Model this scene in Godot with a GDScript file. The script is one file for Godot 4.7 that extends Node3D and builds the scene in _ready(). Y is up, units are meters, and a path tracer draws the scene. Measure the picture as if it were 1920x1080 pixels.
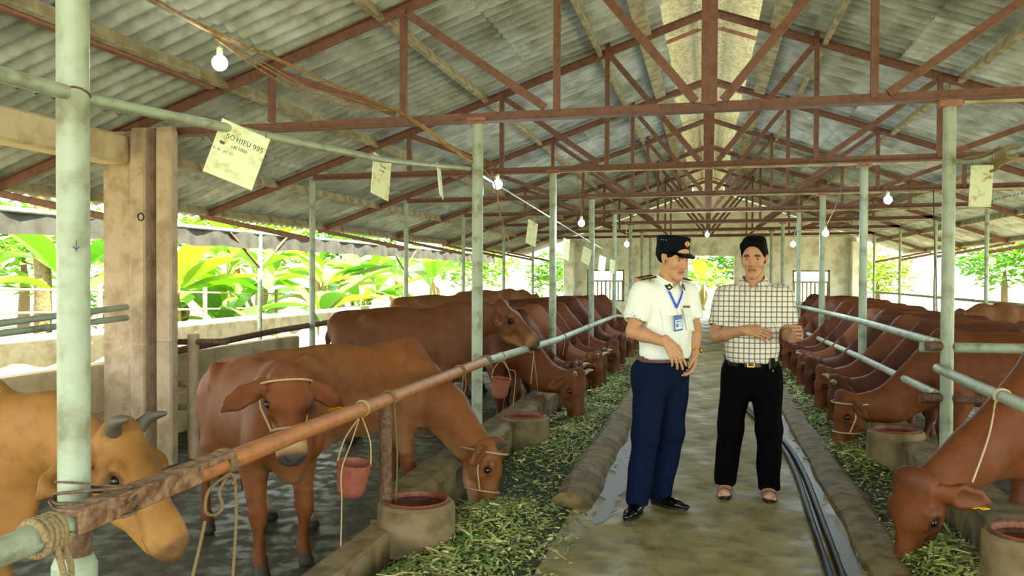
extends Node3D
# A cattle shed seen along its feed aisle. Metres, y up; the aisle runs along -z from the camera.

var M := {}
var rng := RandomNumberGenerator.new()
var TZ := [-6.5, -9.85, -13.25, -16.6, -20.1, -23.6, -27.1]

func _ready() -> void:
	rng.seed = 7
	# ---- camera
	var cam := Camera3D.new()
	cam.name = "camera"
	add_child(cam)
	cam.basis = Basis.from_euler(Vector3(deg_to_rad(-0.85), deg_to_rad(12.77), deg_to_rad(0.23)))
	cam.position = Vector3(0, 1.45, 0)
	cam.fov = rad_to_deg(2.0 * atan(540.0 / 1620.0))
	cam.near = 0.05
	cam.far = 300.0
	cam.current = true
	# ---- sky, exposure
	var sky_mat := ProceduralSkyMaterial.new()
	sky_mat.sky_top_color = Color(0.88, 0.92, 0.92)
	sky_mat.sky_horizon_color = Color(0.98, 1.0, 0.91)
	sky_mat.ground_bottom_color = Color(0.55, 0.50, 0.36)
	sky_mat.ground_horizon_color = Color(0.75, 0.72, 0.55)
	sky_mat.sky_energy_multiplier = 1.0
	var sky := Sky.new()
	sky.sky_material = sky_mat
	var env := Environment.new()
	env.background_mode = Environment.BG_SKY
	env.sky = sky
	env.background_energy_multiplier = 1.0
	env.tonemap_mode = Environment.TONE_MAPPER_LINEAR
	env.tonemap_exposure = 7.0
	env.sdfgi_enabled = true
	env.ssao_enabled = true
	env.ssil_enabled = true
	var we := WorldEnvironment.new()
	we.name = "world_environment"
	we.environment = env
	add_child(we)
	# ---- sun: high, from the right and a little behind the shed
	var sun := DirectionalLight3D.new()
	sun.name = "sun"
	add_child(sun)
	sun.basis = Basis.looking_at(Vector3(-0.62, -1.0, -0.12).normalized())
	sun.light_color = Color(1.0, 0.965, 0.83)
	sun.light_energy = 2.2
	sun.light_angular_distance = 0.6
	sun.shadow_enabled = true
	make_materials()
	build_shell()
	build_frame()
	build_outside()
	build_fittings()
	build_cattle()
	build_people()
	build_small_things()

# ------------------------------------------------------------------ naming and tagging
var taken := {}
func numbered(called: String) -> String:
	if not taken.has(called):
		taken[called] = 0
		return called
	taken[called] += 1
	return "%s_%03d" % [called, taken[called]]

func tag(o: Node3D, label: String, category: String, group := "") -> void:
	o.set_meta("label", label)
	o.set_meta("category", category)
	if group != "":
		o.set_meta("group", group)

func thing(called: String, label: String, category: String, at := Vector3.ZERO, turn := 0.0, group := "") -> Node3D:
	var o := Node3D.new()
	o.name = numbered(called)
	add_child(o)
	o.position = at
	o.rotation.y = turn
	tag(o, label, category, group)
	return o

func part(called: String, mesh: Mesh, m: Material, parent: Node3D, at := Vector3.ZERO) -> MeshInstance3D:
	var o := MeshInstance3D.new()
	o.mesh = mesh
	o.material_override = m
	o.name = numbered(called) if parent == self else called
	o.position = at
	parent.add_child(o, true)
	return o

func struct(called: String, mesh: Mesh, m: Material, at := Vector3.ZERO) -> MeshInstance3D:
	var o := part(called, mesh, m, self, at)
	o.set_meta("kind", "structure")
	return o

# ------------------------------------------------------------------ shapes
func begin() -> SurfaceTool:
	var st := SurfaceTool.new()
	st.begin(Mesh.PRIMITIVE_TRIANGLES)
	return st

func done(st: SurfaceTool) -> ArrayMesh:
	return st.commit()

func quad(st: SurfaceTool, a: Vector3, b: Vector3, c: Vector3, d: Vector3) -> void:
	# corners counter-clockwise seen from the front; wound clockwise for Godot
	var n := (c - a).cross(d - b)
	if n.length_squared() < 1e-16:
		n = Vector3.UP
	n = n.normalized()
	for v in [a, c, b, a, d, c]:
		st.set_normal(n)
		st.add_vertex(v)

func box(st: SurfaceTool, c: Vector3, s: Vector3, b := Basis.IDENTITY, bevel := 0.0) -> void:
	var h := s * 0.5
	var e := minf(bevel, minf(h.x, minf(h.y, h.z)) * 0.9)
	if e <= 0.0:
		var p: Array[Vector3] = []
		for i in 8:
			p.append(c + b * Vector3(h.x if i & 1 else -h.x, h.y if i & 2 else -h.y, h.z if i & 4 else -h.z))
		quad(st, p[4], p[5], p[7], p[6])
		quad(st, p[1], p[0], p[2], p[3])
		quad(st, p[5], p[1], p[3], p[7])
		quad(st, p[0], p[4], p[6], p[2])
		quad(st, p[6], p[7], p[3], p[2])
		quad(st, p[0], p[1], p[5], p[4])
		return
	# chamfered along every edge: octagonal rings stacked along y
	var rings := [[-h.y, e], [-h.y + e, 0.0], [h.y - e, 0.0], [h.y, e]]
	var last: Array[Vector3] = []
	for k in 4:
		var y: float = rings[k][0]
		var i: float = rings[k][1]
		var x := h.x - i
		var z := h.z - i
		var q: Array[Vector3] = []
		for t in [Vector2(x, -z + e), Vector2(x, z - e), Vector2(x - e, z), Vector2(-x + e, z), Vector2(-x, z - e), Vector2(-x, -z + e), Vector2(-x + e, -z), Vector2(x - e, -z)]:
			q.append(c + b * Vector3(t.x, y, t.y))
		if k == 0:
			for j in range(1, 7):
				quad(st, q[0], q[j], q[j + 1], q[0])
		else:
			for j in 8:
				quad(st, last[j], q[j], q[(j + 1) % 8], last[(j + 1) % 8])
		if k == 3:
			for j in range(1, 7):
				quad(st, q[0], q[j + 1], q[j], q[0])
		last = q

func box_mesh(s: Vector3, bevel := 0.0) -> ArrayMesh:
	var st := begin()
	box(st, Vector3.ZERO, s, Basis.IDENTITY, bevel)
	return done(st)

# a straight bar from a to b, w wide (sideways) and h deep (towards up)
func bar(st: SurfaceTool, a: Vector3, b: Vector3, w: float, h: float, up := Vector3.UP, bevel := 0.0) -> void:
	var z := (b - a).normalized()
	if absf(z.dot(up)) > 0.98:
		up = Vector3.BACK
	var x := up.cross(z).normalized()
	var y := z.cross(x)
	box(st, (a + b) * 0.5, Vector3(w, h, a.distance_to(b)), Basis(x, y, z), bevel)

# a pair of steel angles back to back: an upright web and a flat flange below (or above)
func tee(st: SurfaceTool, a: Vector3, b: Vector3, w: float, h: float, below := true) -> void:
	var z := (b - a).normalized()
	var up := Vector3.UP if absf(z.y) < 0.9 else Vector3.RIGHT
	var y := (up - z * up.dot(z)).normalized()
	bar(st, a, b, 0.012, h, y)
	var o := y * (h * 0.5) * (-1.0 if below else 1.0)
	bar(st, a + o, b + o, w, 0.008, y)

func tube(st: SurfaceTool, pts: Array, r: Variant, sides := 8, caps := true, closed := false) -> void:
	var n := pts.size()
	var rings: Array = []
	var nx := Vector3.ZERO
	for i in n:
		var p: Vector3 = pts[i]
		var pa: Vector3 = pts[(i - 1 + n) % n] if closed else pts[maxi(i - 1, 0)]
		var pb: Vector3 = pts[(i + 1) % n] if closed else pts[mini(i + 1, n - 1)]
		var t := (pb - pa).normalized()
		if nx == Vector3.ZERO:
			nx = t.cross(Vector3.UP if absf(t.y) < 0.9 else Vector3.RIGHT).normalized()
		nx = (nx - t * nx.dot(t)).normalized()
		var ny := t.cross(nx)
		var rr: float = r[i] if r is Array or r is PackedFloat32Array else r
		var ring: Array = []
		for j in sides:
			var a := TAU * j / sides
			var d := nx * cos(a) + ny * sin(a)
			ring.append([p + d * rr, d])
		rings.append(ring)
	for i in (n if closed else n - 1):
		var A: Array = rings[i]
		var B: Array = rings[(i + 1) % n]
		for j in sides:
			var k := (j + 1) % sides
			for v in [A[j], B[k], A[k], A[j], B[j], B[k]]:
				st.set_normal(v[1])
				st.add_vertex(v[0])
	if caps and not closed:
		for e in [0, n - 1]:
			var t: Vector3 = (pts[1] - pts[0]) if e == 0 else (pts[n - 1] - pts[n - 2])
			var nn: Vector3 = (-t if e == 0 else t).normalized()
			var R: Array = rings[e]
			for j in range(1, sides - 1):
				var o := [R[0], R[j], R[j + 1]] if e == 0 else [R[0], R[j + 1], R[j]]
				for v in o:
					st.set_normal(nn)
					st.add_vertex(v[0])

func tube_mesh(pts: Array, r: Variant, sides := 8, caps := true, closed := false) -> ArrayMesh:
	var st := begin()
	tube(st, pts, r, sides, caps, closed)
	return done(st)

# points [radius, height] turned about y
func lathe(st: SurfaceTool, prof: Array, sides := 24, c := Vector3.ZERO, b := Basis.IDENTITY) -> void:
	for i in prof.size() - 1:
		var p: Vector2 = prof[i]
		var q: Vector2 = prof[i + 1]
		var d := q - p
		if d.length() < 1e-6:
			continue
		var nn := Vector2(d.y, -d.x).normalized()
		for j in sides:
			var a0 := TAU * j / sides
			var a1 := TAU * (j + 1) / sides
			var vs: Array = []
			for e in [[p, a0], [p, a1], [q, a1], [q, a0]]:
				var u: Vector2 = e[0]
				var a: float = e[1]
				vs.append([c + b * Vector3(u.x * cos(a), u.y, u.x * sin(a)), b * Vector3(nn.x * cos(a), nn.y, nn.x * sin(a))])
			for v in [vs[0], vs[1], vs[2], vs[0], vs[2], vs[3]]:
				st.set_normal(v[1])
				st.add_vertex(v[0])

func curve_points(ctrl: Array, per := 6, closed := false) -> Array:
	# Catmull-Rom through the control points
	var out: Array = []
	var n := ctrl.size()
	for i in (n if closed else n - 1):
		var p0: Vector3 = ctrl[(i - 1 + n) % n] if closed else ctrl[maxi(i - 1, 0)]
		var p1: Vector3 = ctrl[i]
		var p2: Vector3 = ctrl[(i + 1) % n]
		var p3: Vector3 = ctrl[(i + 2) % n] if closed else ctrl[mini(i + 2, n - 1)]
		for k in per:
			var t := float(k) / per
			out.append(0.5 * ((2.0 * p1) + (p2 - p0) * t + (2.0 * p0 - 5.0 * p1 + 4.0 * p2 - p3) * t * t + (3.0 * p1 - p0 - 3.0 * p2 + p3) * t * t * t))
	if not closed:
		out.append(ctrl[n - 1])
	return out

# ------------------------------------------------------------------ materials
func ramp_tex(sd: int, freq: float, stops: Array, size := 512, octaves := 5, kind := FastNoiseLite.TYPE_SIMPLEX_SMOOTH, warp := 0.0) -> NoiseTexture2D:
	var n := FastNoiseLite.new()
	n.seed = sd
	n.noise_type = kind
	n.frequency = freq
	n.fractal_octaves = octaves
	n.fractal_gain = 0.55
	if warp > 0.0:
		n.domain_warp_enabled = true
		n.domain_warp_amplitude = warp
	var g := Gradient.new()
	g.offsets = PackedFloat32Array()
	g.colors = PackedColorArray()
	var off := PackedFloat32Array()
	var col := PackedColorArray()
	for s in stops:
		off.append(s[0])
		col.append(s[1])
	g.offsets = off
	g.colors = col
	var t := NoiseTexture2D.new()
	t.width = size
	t.height = size
	t.seamless = true
	t.noise = n
	t.color_ramp = g
	return t

func bump_tex(sd: int, freq: float, strength := 4.0, size := 512, octaves := 4) -> NoiseTexture2D:
	var n := FastNoiseLite.new()
	n.seed = sd
	n.frequency = freq
	n.fractal_octaves = octaves
	var t := NoiseTexture2D.new()
	t.width = size
	t.height = size
	t.seamless = true
	t.as_normal_map = true
	t.bump_strength = strength
	t.noise = n
	return t

func g(v: float) -> Color:
	return Color(v, v, v)

func mat(c: Color, rough: float, opt := {}) -> StandardMaterial3D:
	var m := StandardMaterial3D.new()
	m.albedo_color = c
	m.roughness = rough
	m.metallic_specular = opt.get("spec", 0.5)
	if opt.has("tex"):
		m.albedo_texture = opt.tex
	if opt.has("bump"):
		m.normal_enabled = true
		m.normal_texture = opt.bump
		m.normal_scale = opt.get("bump_scale", 1.0)
	if opt.has("rough_tex"):
		m.roughness_texture = opt.rough_tex
		m.roughness = 1.0
	m.metallic = opt.get("metal", 0.0)
	if opt.has("tex") or opt.has("bump") or opt.has("rough_tex"):
		m.uv1_triplanar = true
		m.uv1_world_triplanar = opt.get("world", true)
		var s: float = opt.get("scale", 1.0)
		m.uv1_scale = opt.get("scale3", Vector3(s, s, s))
	if opt.has("vc"):
		m.vertex_color_use_as_albedo = true
	if opt.has("rim"):
		m.rim_enabled = true
		m.rim = opt.rim
		m.rim_tint = 0.6
	if opt.has("backlight"):
		m.backlight_enabled = true
		m.backlight = opt.backlight
	m.cull_mode = BaseMaterial3D.CULL_DISABLED
	return m

func make_materials() -> void:
	var mott := ramp_tex(11, 0.012, [[0.0, g(0.62)], [0.4, g(0.82)], [0.62, g(0.97)], [1.0, g(1.0)]])
	var soft := ramp_tex(16, 0.012, [[0.0, Color(0.80, 0.77, 0.70)], [0.35, Color(0.92, 0.91, 0.88)], [0.6, g(1.0)], [1.0, g(1.0)]], 512, 6)
	var mott2 := ramp_tex(12, 0.03, [[0.0, g(0.55)], [0.42, g(0.9)], [0.6, g(1.0)], [1.0, g(1.0)]])
	var grime := ramp_tex(13, 0.008, [[0.0, Color(0.58, 0.55, 0.47)], [0.38, Color(0.84, 0.82, 0.76)], [0.6, Color(1, 0.99, 0.95)], [1.0, Color(1, 1, 1)]], 512, 6)
	var rustm := ramp_tex(14, 0.02, [[0.0, Color(0.55, 0.42, 0.34)], [0.45, Color(0.85, 0.78, 0.74)], [0.7, Color(1, 1, 1)], [1.0, Color(1.0, 0.98, 0.94)]], 512, 6)
	var galvt := ramp_tex(15, 0.01, [[0.0, Color(0.66, 0.60, 0.50)], [0.3, Color(0.88, 0.88, 0.84)], [0.5, Color(0.97, 1, 0.98)], [1.0, Color(1, 1, 1)]], 512, 5)
	var fine := bump_tex(21, 0.08, 3.0)
	var rough_b := bump_tex(22, 0.025, 6.0)
	var fur := bump_tex(23, 0.12, 2.0)
	M.mott = mott
	M.fine = fine
	M.roof = []
	for k in 5:
		var v: float = [0.92, 1.0, 1.07, 0.97, 1.12][k]
		M.roof.append(mat(Color(0.68 * v, 0.72 * v, 0.74 * v), 0.9, {"tex": grime, "bump": fine, "scale": 0.5 + 0.05 * k, "bump_scale": 0.5}))
	M.cap = mat(Color(0.90, 0.87, 0.74), 0.85, {"tex": mott2, "bump": fine, "scale": 0.7})
	M.rust = mat(Color(0.44, 0.30, 0.25), 0.7, {"tex": soft, "bump": fine, "scale": 1.6, "bump_scale": 0.5})
	M.rust_pale = mat(Color(0.58, 0.41, 0.34), 0.75, {"tex": soft, "bump": fine, "scale": 1.3, "bump_scale": 0.5})
	M.rail = mat(Color(0.66, 0.43, 0.25), 0.5, {"tex": soft, "bump": fine, "scale": 2.0, "bump_scale": 0.4})
	M.galv = mat(Color(0.60, 0.64, 0.58), 0.5, {"tex": galvt, "bump": fine, "scale": 1.1, "bump_scale": 0.25})
	M.galv_rust = mat(Color(0.42, 0.33, 0.26), 0.75, {"tex": rustm, "bump": fine, "scale": 2.5})
	M.wood = mat(Color(0.66, 0.63, 0.52), 0.85, {"tex": grime, "bump": fine, "scale": 0.8})
	M.conc = mat(Color(0.70, 0.62, 0.53), 0.9, {"tex": soft, "bump": rough_b, "scale": 0.6, "bump_scale": 0.6})
	M.plaster = mat(Color(0.80, 0.74, 0.60), 0.9, {"tex": soft, "bump": rough_b, "scale": 0.4, "bump_scale": 0.4})
	M.endwall = mat(Color(0.92, 0.92, 0.87), 0.9, {"tex": soft, "bump": rough_b, "scale": 0.3, "bump_scale": 0.4})
	M.trough = mat(Color(0.47, 0.41, 0.30), 0.8, {"tex": grime, "bump": rough_b, "scale": 0.9, "bump_scale": 0.7})
	var soft2 := ramp_tex(17, 0.006, [[0.0, Color(0.66, 0.63, 0.54)], [0.35, Color(0.84, 0.82, 0.74)], [0.6, Color(0.97, 0.96, 0.93)], [1.0, g(1.0)]], 1024, 6)
	var wetr := ramp_tex(31, 0.010, [[0.0, g(0.34)], [0.36, g(0.44)], [0.55, g(0.66)], [1.0, g(0.8)]], 512, 5)
	var aislet := ramp_tex(32, 0.006, [[0.0, Color(0.50, 0.46, 0.34)], [0.4, Color(0.78, 0.74, 0.60)], [0.6, Color(0.95, 0.93, 0.84)], [1.0, Color(1, 1, 1)]], 1024, 6)
	M.aisle = mat(Color(0.55, 0.50, 0.33), 0.7, {"tex": soft2, "bump": rough_b, "rough_tex": ramp_tex(33, 0.006, [[0.0, g(0.40)], [0.4, g(0.56)], [0.6, g(0.70)], [1.0, g(0.8)]], 512, 5), "scale": 0.55, "bump_scale": 0.3})
	M.lane = mat(Color(0.28, 0.275, 0.21), 0.5, {"tex": soft2, "bump": bump_tex(34, 0.03, 5.0), "rough_tex": wetr, "scale": 1.0, "bump_scale": 0.03, "spec": 0.35})
	M.soil = mat(Color(0.59, 0.585, 0.53), 0.95, {"tex": aislet, "bump": rough_b, "scale": 0.25})
	M.kerb = mat(Color(0.46, 0.395, 0.26), 0.75, {"tex": aislet, "bump": rough_b, "scale": 0.8, "bump_scale": 0.6})
	M.mound = mat(Color(0.20, 0.23, 0.08), 0.95, {"tex": mott2, "bump": rough_b, "scale": 4.0})
	M.grass = mat(Color(1, 1, 1), 0.6, {"vc": true})
	M.fur = fur
	M.coat_tex = ramp_tex(41, 0.015, [[0.0, g(0.84)], [0.35, g(0.93)], [0.6, g(1.0)], [1.0, g(1.0)]], 512, 5)
	M.coat = mat(Color(1, 1, 1), 0.62, {"tex": M.coat_tex, "bump": fur, "scale": 1.5, "bump_scale": 0.35, "world": false, "vc": true, "spec": 0.35})
	M.skin = mat(Color(1, 1, 1), 0.55, {"bump": fine, "scale": 6.0, "bump_scale": 0.12, "world": false, "vc": true, "spec": 0.4})
	M.horn = mat(Color(0.30, 0.28, 0.25), 0.5, {"bump": fine, "scale": 8.0, "world": false})
	M.horn_pale = mat(Color(0.62, 0.56, 0.45), 0.5, {"bump": fine, "scale": 8.0, "world": false})
	M.eye = mat(Color(0.015, 0.013, 0.014), 0.28)
	M.black = mat(Color(0.03, 0.03, 0.03), 0.5)
	M.plate = mat(Color(0.54, 0.43, 0.33), 0.8, {"tex": rustm, "bump": rough_b, "scale": 1.6})
	M.old_rope = mat(Color(0.55, 0.48, 0.34), 0.95, {"tex": mott2, "bump": rough_b, "scale": 6.0})
	M.rope = mat(Color(0.46, 0.38, 0.25), 0.9, {"bump": bump_tex(42, 0.05, 8.0), "scale": 9.0})
	M.cord = mat(Color(0.66, 0.56, 0.40), 0.8)
	M.pale_rope = mat(Color(0.70, 0.64, 0.50), 0.9)
	M.cable = mat(Color(0.62, 0.50, 0.32), 0.8, {"tex": grime, "scale": 3.0})
	M.bucket = mat(Color(0.54, 0.29, 0.23), 0.6, {"tex": soft, "scale": 3.0})
	M.bowl = mat(Color(0.50, 0.27, 0.18), 0.5, {"tex": rustm, "scale": 3.0})
	M.water = mat(Color(0.05, 0.06, 0.04), 0.04)
	M.sign = mat(Color(0.80, 0.84, 0.70), 0.6, {"tex": ramp_tex(43, 0.012, [[0.0, Color(0.62, 0.48, 0.25)], [0.22, Color(0.9, 0.86, 0.7)], [0.4, Color(1, 1, 1)], [1.0, Color(1, 1, 1)]]), "scale": 2.0})
	M.glow = mat(Color(0.9, 0.95, 1.0), 0.4)
	M.glow.emission_enabled = true
	M.glow.emission = Color(0.85, 0.95, 1.0)
	M.glow.emission_energy_multiplier = 3.0
	M.ink = mat(Color(0.10, 0.11, 0.09), 0.8)
	M.blue_ink = mat(Color(0.10, 0.20, 0.42), 0.7)
	M.yellow = mat(Color(0.85, 0.72, 0.08), 0.5)
	M.hose = mat(Color(0.035, 0.04, 0.04), 0.5, {"spec": 0.35})
	M.tarp = mat(Color(0.22, 0.225, 0.22), 0.7, {"tex": grime, "scale": 0.7})
	M.puddle = mat(Color(0.33, 0.315, 0.26), 0.50, {"bump": bump_tex(35, 0.02, 4.0), "scale": 1.0, "bump_scale": 0.04})
	M.hair = mat(Color(1, 1, 1), 0.75, {"vc": true, "spec": 0.15, "bump": fur, "scale": 6.0, "world": false})
	M.white_shirt = cloth(Color(0.86, 0.88, 0.86))
	M.navy = cloth(Color(0.045, 0.088, 0.175), 0.8)
	M.black_cloth = cloth(Color(0.016, 0.018, 0.020), 0.85)
	M.cap_cloth = cloth(Color(0.045, 0.065, 0.10), 0.8)
	M.plaid = cloth(Color(1, 1, 1), 0.85, plaid(), 15.0)
	for q in [M.navy, M.black_cloth, M.cap_cloth]:
		q.rim_enabled = false
		q.metallic_specular = 0.15
	M.brown_leather = mat(Color(0.34, 0.16, 0.09), 0.45)
	M.shoe = mat(Color(0.02, 0.02, 0.02), 0.18)
	M.brass = mat(Color(0.85, 0.66, 0.30), 0.3, {"metal": 0.9})
	M.silver = mat(Color(0.8, 0.8, 0.8), 0.3, {"metal": 0.8})
	M.red_enamel = mat(Color(0.72, 0.10, 0.07), 0.3)
	M.blue_ribbon = mat(Color(0.10, 0.26, 0.78), 0.6)
	M.blue_card = mat(Color(0.12, 0.30, 0.62), 0.4)
	M.paper = mat(Color(0.80, 0.88, 0.88), 0.5)
	M.leaf = []
	for c in [Color(0.30, 0.52, 0.08), Color(0.40, 0.60, 0.12), Color(0.22, 0.42, 0.10), Color(0.50, 0.62, 0.18)]:
		M.leaf.append(mat(c, 0.5, {"backlight": Color(c.r * 0.7, c.g * 0.7, c.b * 0.4)}))
	M.bark = mat(Color(0.42, 0.36, 0.24), 0.95, {"tex": mott2, "bump": rough_b, "scale": 1.2})
	M.stalk = mat(Color(0.50, 0.46, 0.22), 0.7, {"tex": mott2, "scale": 1.5})

# ------------------------------------------------------------------ shell: roof, walls, floors
const RIDGE := 4.47
const PITCH := 0.35
func roof_y(x: float) -> float:
	return RIDGE - PITCH * absf(x)

# a corrugated sheet, 5 waves of 0.18 m wide along z (0 .. -0.93), sloping down along +x from the origin
func sheet_mesh(length: float, thick := 0.007, amp := 0.029) -> ArrayMesh:
	var st := begin()
	var per := 8
	var n := 5 * per + 2
	var ca := cos(atan(PITCH))
	var sa := sin(atan(PITCH))
	var dn := Vector3(ca, -sa, 0)
	var up := Vector3(sa, ca, 0)
	for side in [0, 1]:
		var off: float = thick * side
		for i in n:
			var rows: Array = []
			for j in 2:
				var u := float(i + j) / per
				var y := amp * cos(TAU * u) + off
				var nn := (up + Vector3(0, 0, -1) * (amp * TAU / 0.18) * sin(TAU * u)).normalized()
				var p := up * y + Vector3(0, 0, -0.18 * u)
				rows.append([p, p + dn * length, nn if side else -nn])
			var q := [rows[0], rows[1]]
			var o := [[q[0][0], q[0][2]], [q[1][0], q[1][2]], [q[1][1], q[1][2]], [q[0][1], q[0][2]]]
			for k in ([0, 2, 1, 0, 3, 2] if side == 0 else [0, 1, 2, 0, 2, 3]):
				st.set_normal(o[k][1])
				st.add_vertex(o[k][0])
	for i in n:
		for e in [0.0, length]:
			var pp: Array = []
			for j in 2:
				var u := float(i + j) / per
				pp.append(up * (amp * cos(TAU * u)) + Vector3(0, 0, -0.18 * u) + dn * e)
			quad(st, pp[0], pp[1], pp[1] + up * thick, pp[0] + up * thick)
	return done(st)

func build_shell() -> void:
	# roof: every sheet is a piece of its own
	var roof := Node3D.new()
	roof.name = "ceiling"
	roof.set_meta("kind", "structure")
	roof.set_meta("label", "corrugated cement sheet roof with a raised ridge strip")
	add_child(roof)
	var rows := [[0.52, 2.12], [1.98, 3.48], [3.34, 4.98], [4.84, 6.48]]
	var cols := 37
	for side in [-1, 1]:
		var slope := Node3D.new()
		slope.name = "roof_slope"
		roof.add_child(slope, true)
		for r in rows.size():
			var x0: float = rows[r][0]
			var x1: float = rows[r][1]
			var mesh := sheet_mesh((x1 - x0) / cos(atan(PITCH)))
			for c in cols:
				var o := MeshInstance3D.new()
				o.mesh = mesh
				o.material_override = M.roof[rng.randi() % 5]
				o.name = "roof_sheet"
				var lift := 0.03 - 0.018 * (r % 2) + rng.randf_range(-0.004, 0.004)
				var slip := rng.randf_range(-0.035, 0.035) if r == 0 else rng.randf_range(-0.012, 0.012)
				if side < 0:
					o.rotation.y = PI
					o.position = Vector3(-x0 - slip, roof_y(x0 + slip) + lift, 2.4 - 0.9 * (c + 1) - 0.02)
				else:
					o.position = Vector3(x0 + slip, roof_y(x0 + slip) + lift, 2.4 - 0.9 * c)
				slope.add_child(o, true)
	var cap := Node3D.new()
	cap.name = "ridge_strip"
	roof.add_child(cap, true)
	var cm := sheet_mesh(1.02)
	for side in [-1, 1]:
		for c in cols:
			var o := MeshInstance3D.new()
			o.mesh = cm
			o.material_override = M.cap
			o.name = "ridge_sheet"
			if side < 0:
				o.rotation.y = PI
			o.position = Vector3(0.0, RIDGE + 0.33, 2.4 - 0.9 * c - (0.92 if side < 0 else 0.0))
			cap.add_child(o, true)
	# floor of the aisle, cow lanes, ground outside
	var st := begin()
	box(st, Vector3(0, -0.06, -14.0), Vector3(1.66, 0.12, 33.0), Basis.IDENTITY, 0.02)
	struct("floor", done(st), M.aisle)
	for s in [-1, 1]:
		st = begin()
		box(st, Vector3(s * 3.55, -0.21, -14.0), Vector3(3.9, 0.16, 33.0))
		struct("floor", done(st), M.lane)
		st = begin()
		box(st, Vector3(s * 1.26, -0.10, -14.0), Vector3(0.86, 0.16, 33.0))
		struct("floor", done(st), M.trough)
	st = begin()
	box(st, Vector3(0, -0.47, -30.0), Vector3(160, 0.5, 160))
	struct("ground", done(st), M.soil)
	# end wall with a doorway and two barred window openings
	var z := -30.2
	st = begin()
	for b in [[-4.75, -4.13, -0.2, 2.2], [-2.83, -0.66, -0.2, 2.2], [0.86, 2.75, -0.2, 2.2], [3.93, 4.75, -0.2, 2.2], [-4.13, -2.83, -0.2, 0.55], [-4.13, -2.83, 1.66, 2.2], [2.75, 3.93, -0.2, 0.55], [2.75, 3.93, 1.66, 2.2], [-0.66, 0.86, 2.13, 2.2]]:
		box(st, Vector3((b[0] + b[1]) * 0.5, (b[2] + b[3]) * 0.5, z), Vector3(b[1] - b[0], b[3] - b[2], 0.22))
	# gable above the openings, following the roof
	var gp := [Vector2(-4.75, 1.66), Vector2(4.75, 1.66), Vector2(4.75, 2.74), Vector2(0.3, 4.30), Vector2(-0.3, 4.30), Vector2(-4.75, 2.74)]
	for e in [-0.10, 0.10]:
		for tri in [[0, 5, 2], [0, 2, 1], [5, 4, 3], [5, 3, 2]]:
			for k in ([0, 1, 2] if e > 0 else [0, 2, 1]):
				var q: Vector2 = gp[tri[k]]
				if q.y < 2.0:
					q.y = 2.15
				st.set_normal(Vector3(0, 0, signf(e)))
				st.add_vertex(Vector3(q.x, q.y, z + e))
	box(st, Vector3(0, RIDGE + 0.0, z), Vector3(1.0, 0.42, 0.2))
	struct("wall_end", done(st), M.endwall).set_meta("label", "pale plastered end wall with a doorway")
	var w := 1
	for x in [[-4.13, -2.83], [2.75, 3.93]]:
		var win := Node3D.new()
		win.name = "window_%d" % w
		win.set_meta("kind", "structure")
		add_child(win)
		w += 1
		st = begin()
		var cx: float = (x[0] + x[1]) * 0.5
		var ww: float = x[1] - x[0]
		box(st, Vector3(cx, 1.26, z), Vector3(ww, 0.05, 0.1))
		box(st, Vector3(cx, 0.58, z), Vector3(ww, 0.06, 0.12))
		box(st, Vector3(cx, 1.63, z), Vector3(ww, 0.06, 0.12))
		for e in x:
			box(st, Vector3(e + (0.03 if e == x[0] else -0.03), 1.1, z), Vector3(0.06, 1.1, 0.12))
		part("window_frame", done(st), M.wood, win)
		for k in 9:
			part("window_bar", box_mesh(Vector3(0.05, 0.66, 0.03), 0.004), M.wood, win, Vector3(x[0] + ww * (k + 0.5) / 9.0, 0.92, z))
	# concrete flanks at both ends of that wall
	for s in [-1, 1]:
		st = begin()
		box(st, Vector3(s * 4.72, 1.2, z + 0.32), Vector3(0.36, 2.8, 0.42), Basis.IDENTITY, 0.02)
		var o := part("wall_pier", done(st), M.endwall, self)
		tag(o, "thick concrete pier closing the %s end of the far wall" % ("left" if s < 0 else "right"), "pier", "piers of the end wall")
	# low pen walls on the left side
	st = begin()
	box(st, Vector3(-5.28, 0.22, -5.6), Vector3(0.16, 0.86, 9.6), Basis.IDENTITY, 0.015)
	box(st, Vector3(-5.25, -0.0, -5.6), Vector3(0.26, 0.54, 9.6), Basis.IDENTITY, 0.015)
	struct("wall_left", done(st), M.plaster).set_meta("label", "low plastered wall along the left cow lane")
	st = begin()
	box(st, Vector3(-8.1, 0.2, -12.0), Vector3(0.2, 0.98, 24.0), Basis.IDENTITY, 0.015)
	struct("wall_yard", done(st), M.plaster).set_meta("label", "second low plastered wall beyond the left lane")

# ------------------------------------------------------------------ steel frame, posts, purlins
const ORD := ["nearest", "second", "third", "fourth", "fifth", "sixth", "seventh", "eighth", "ninth"]

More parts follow.
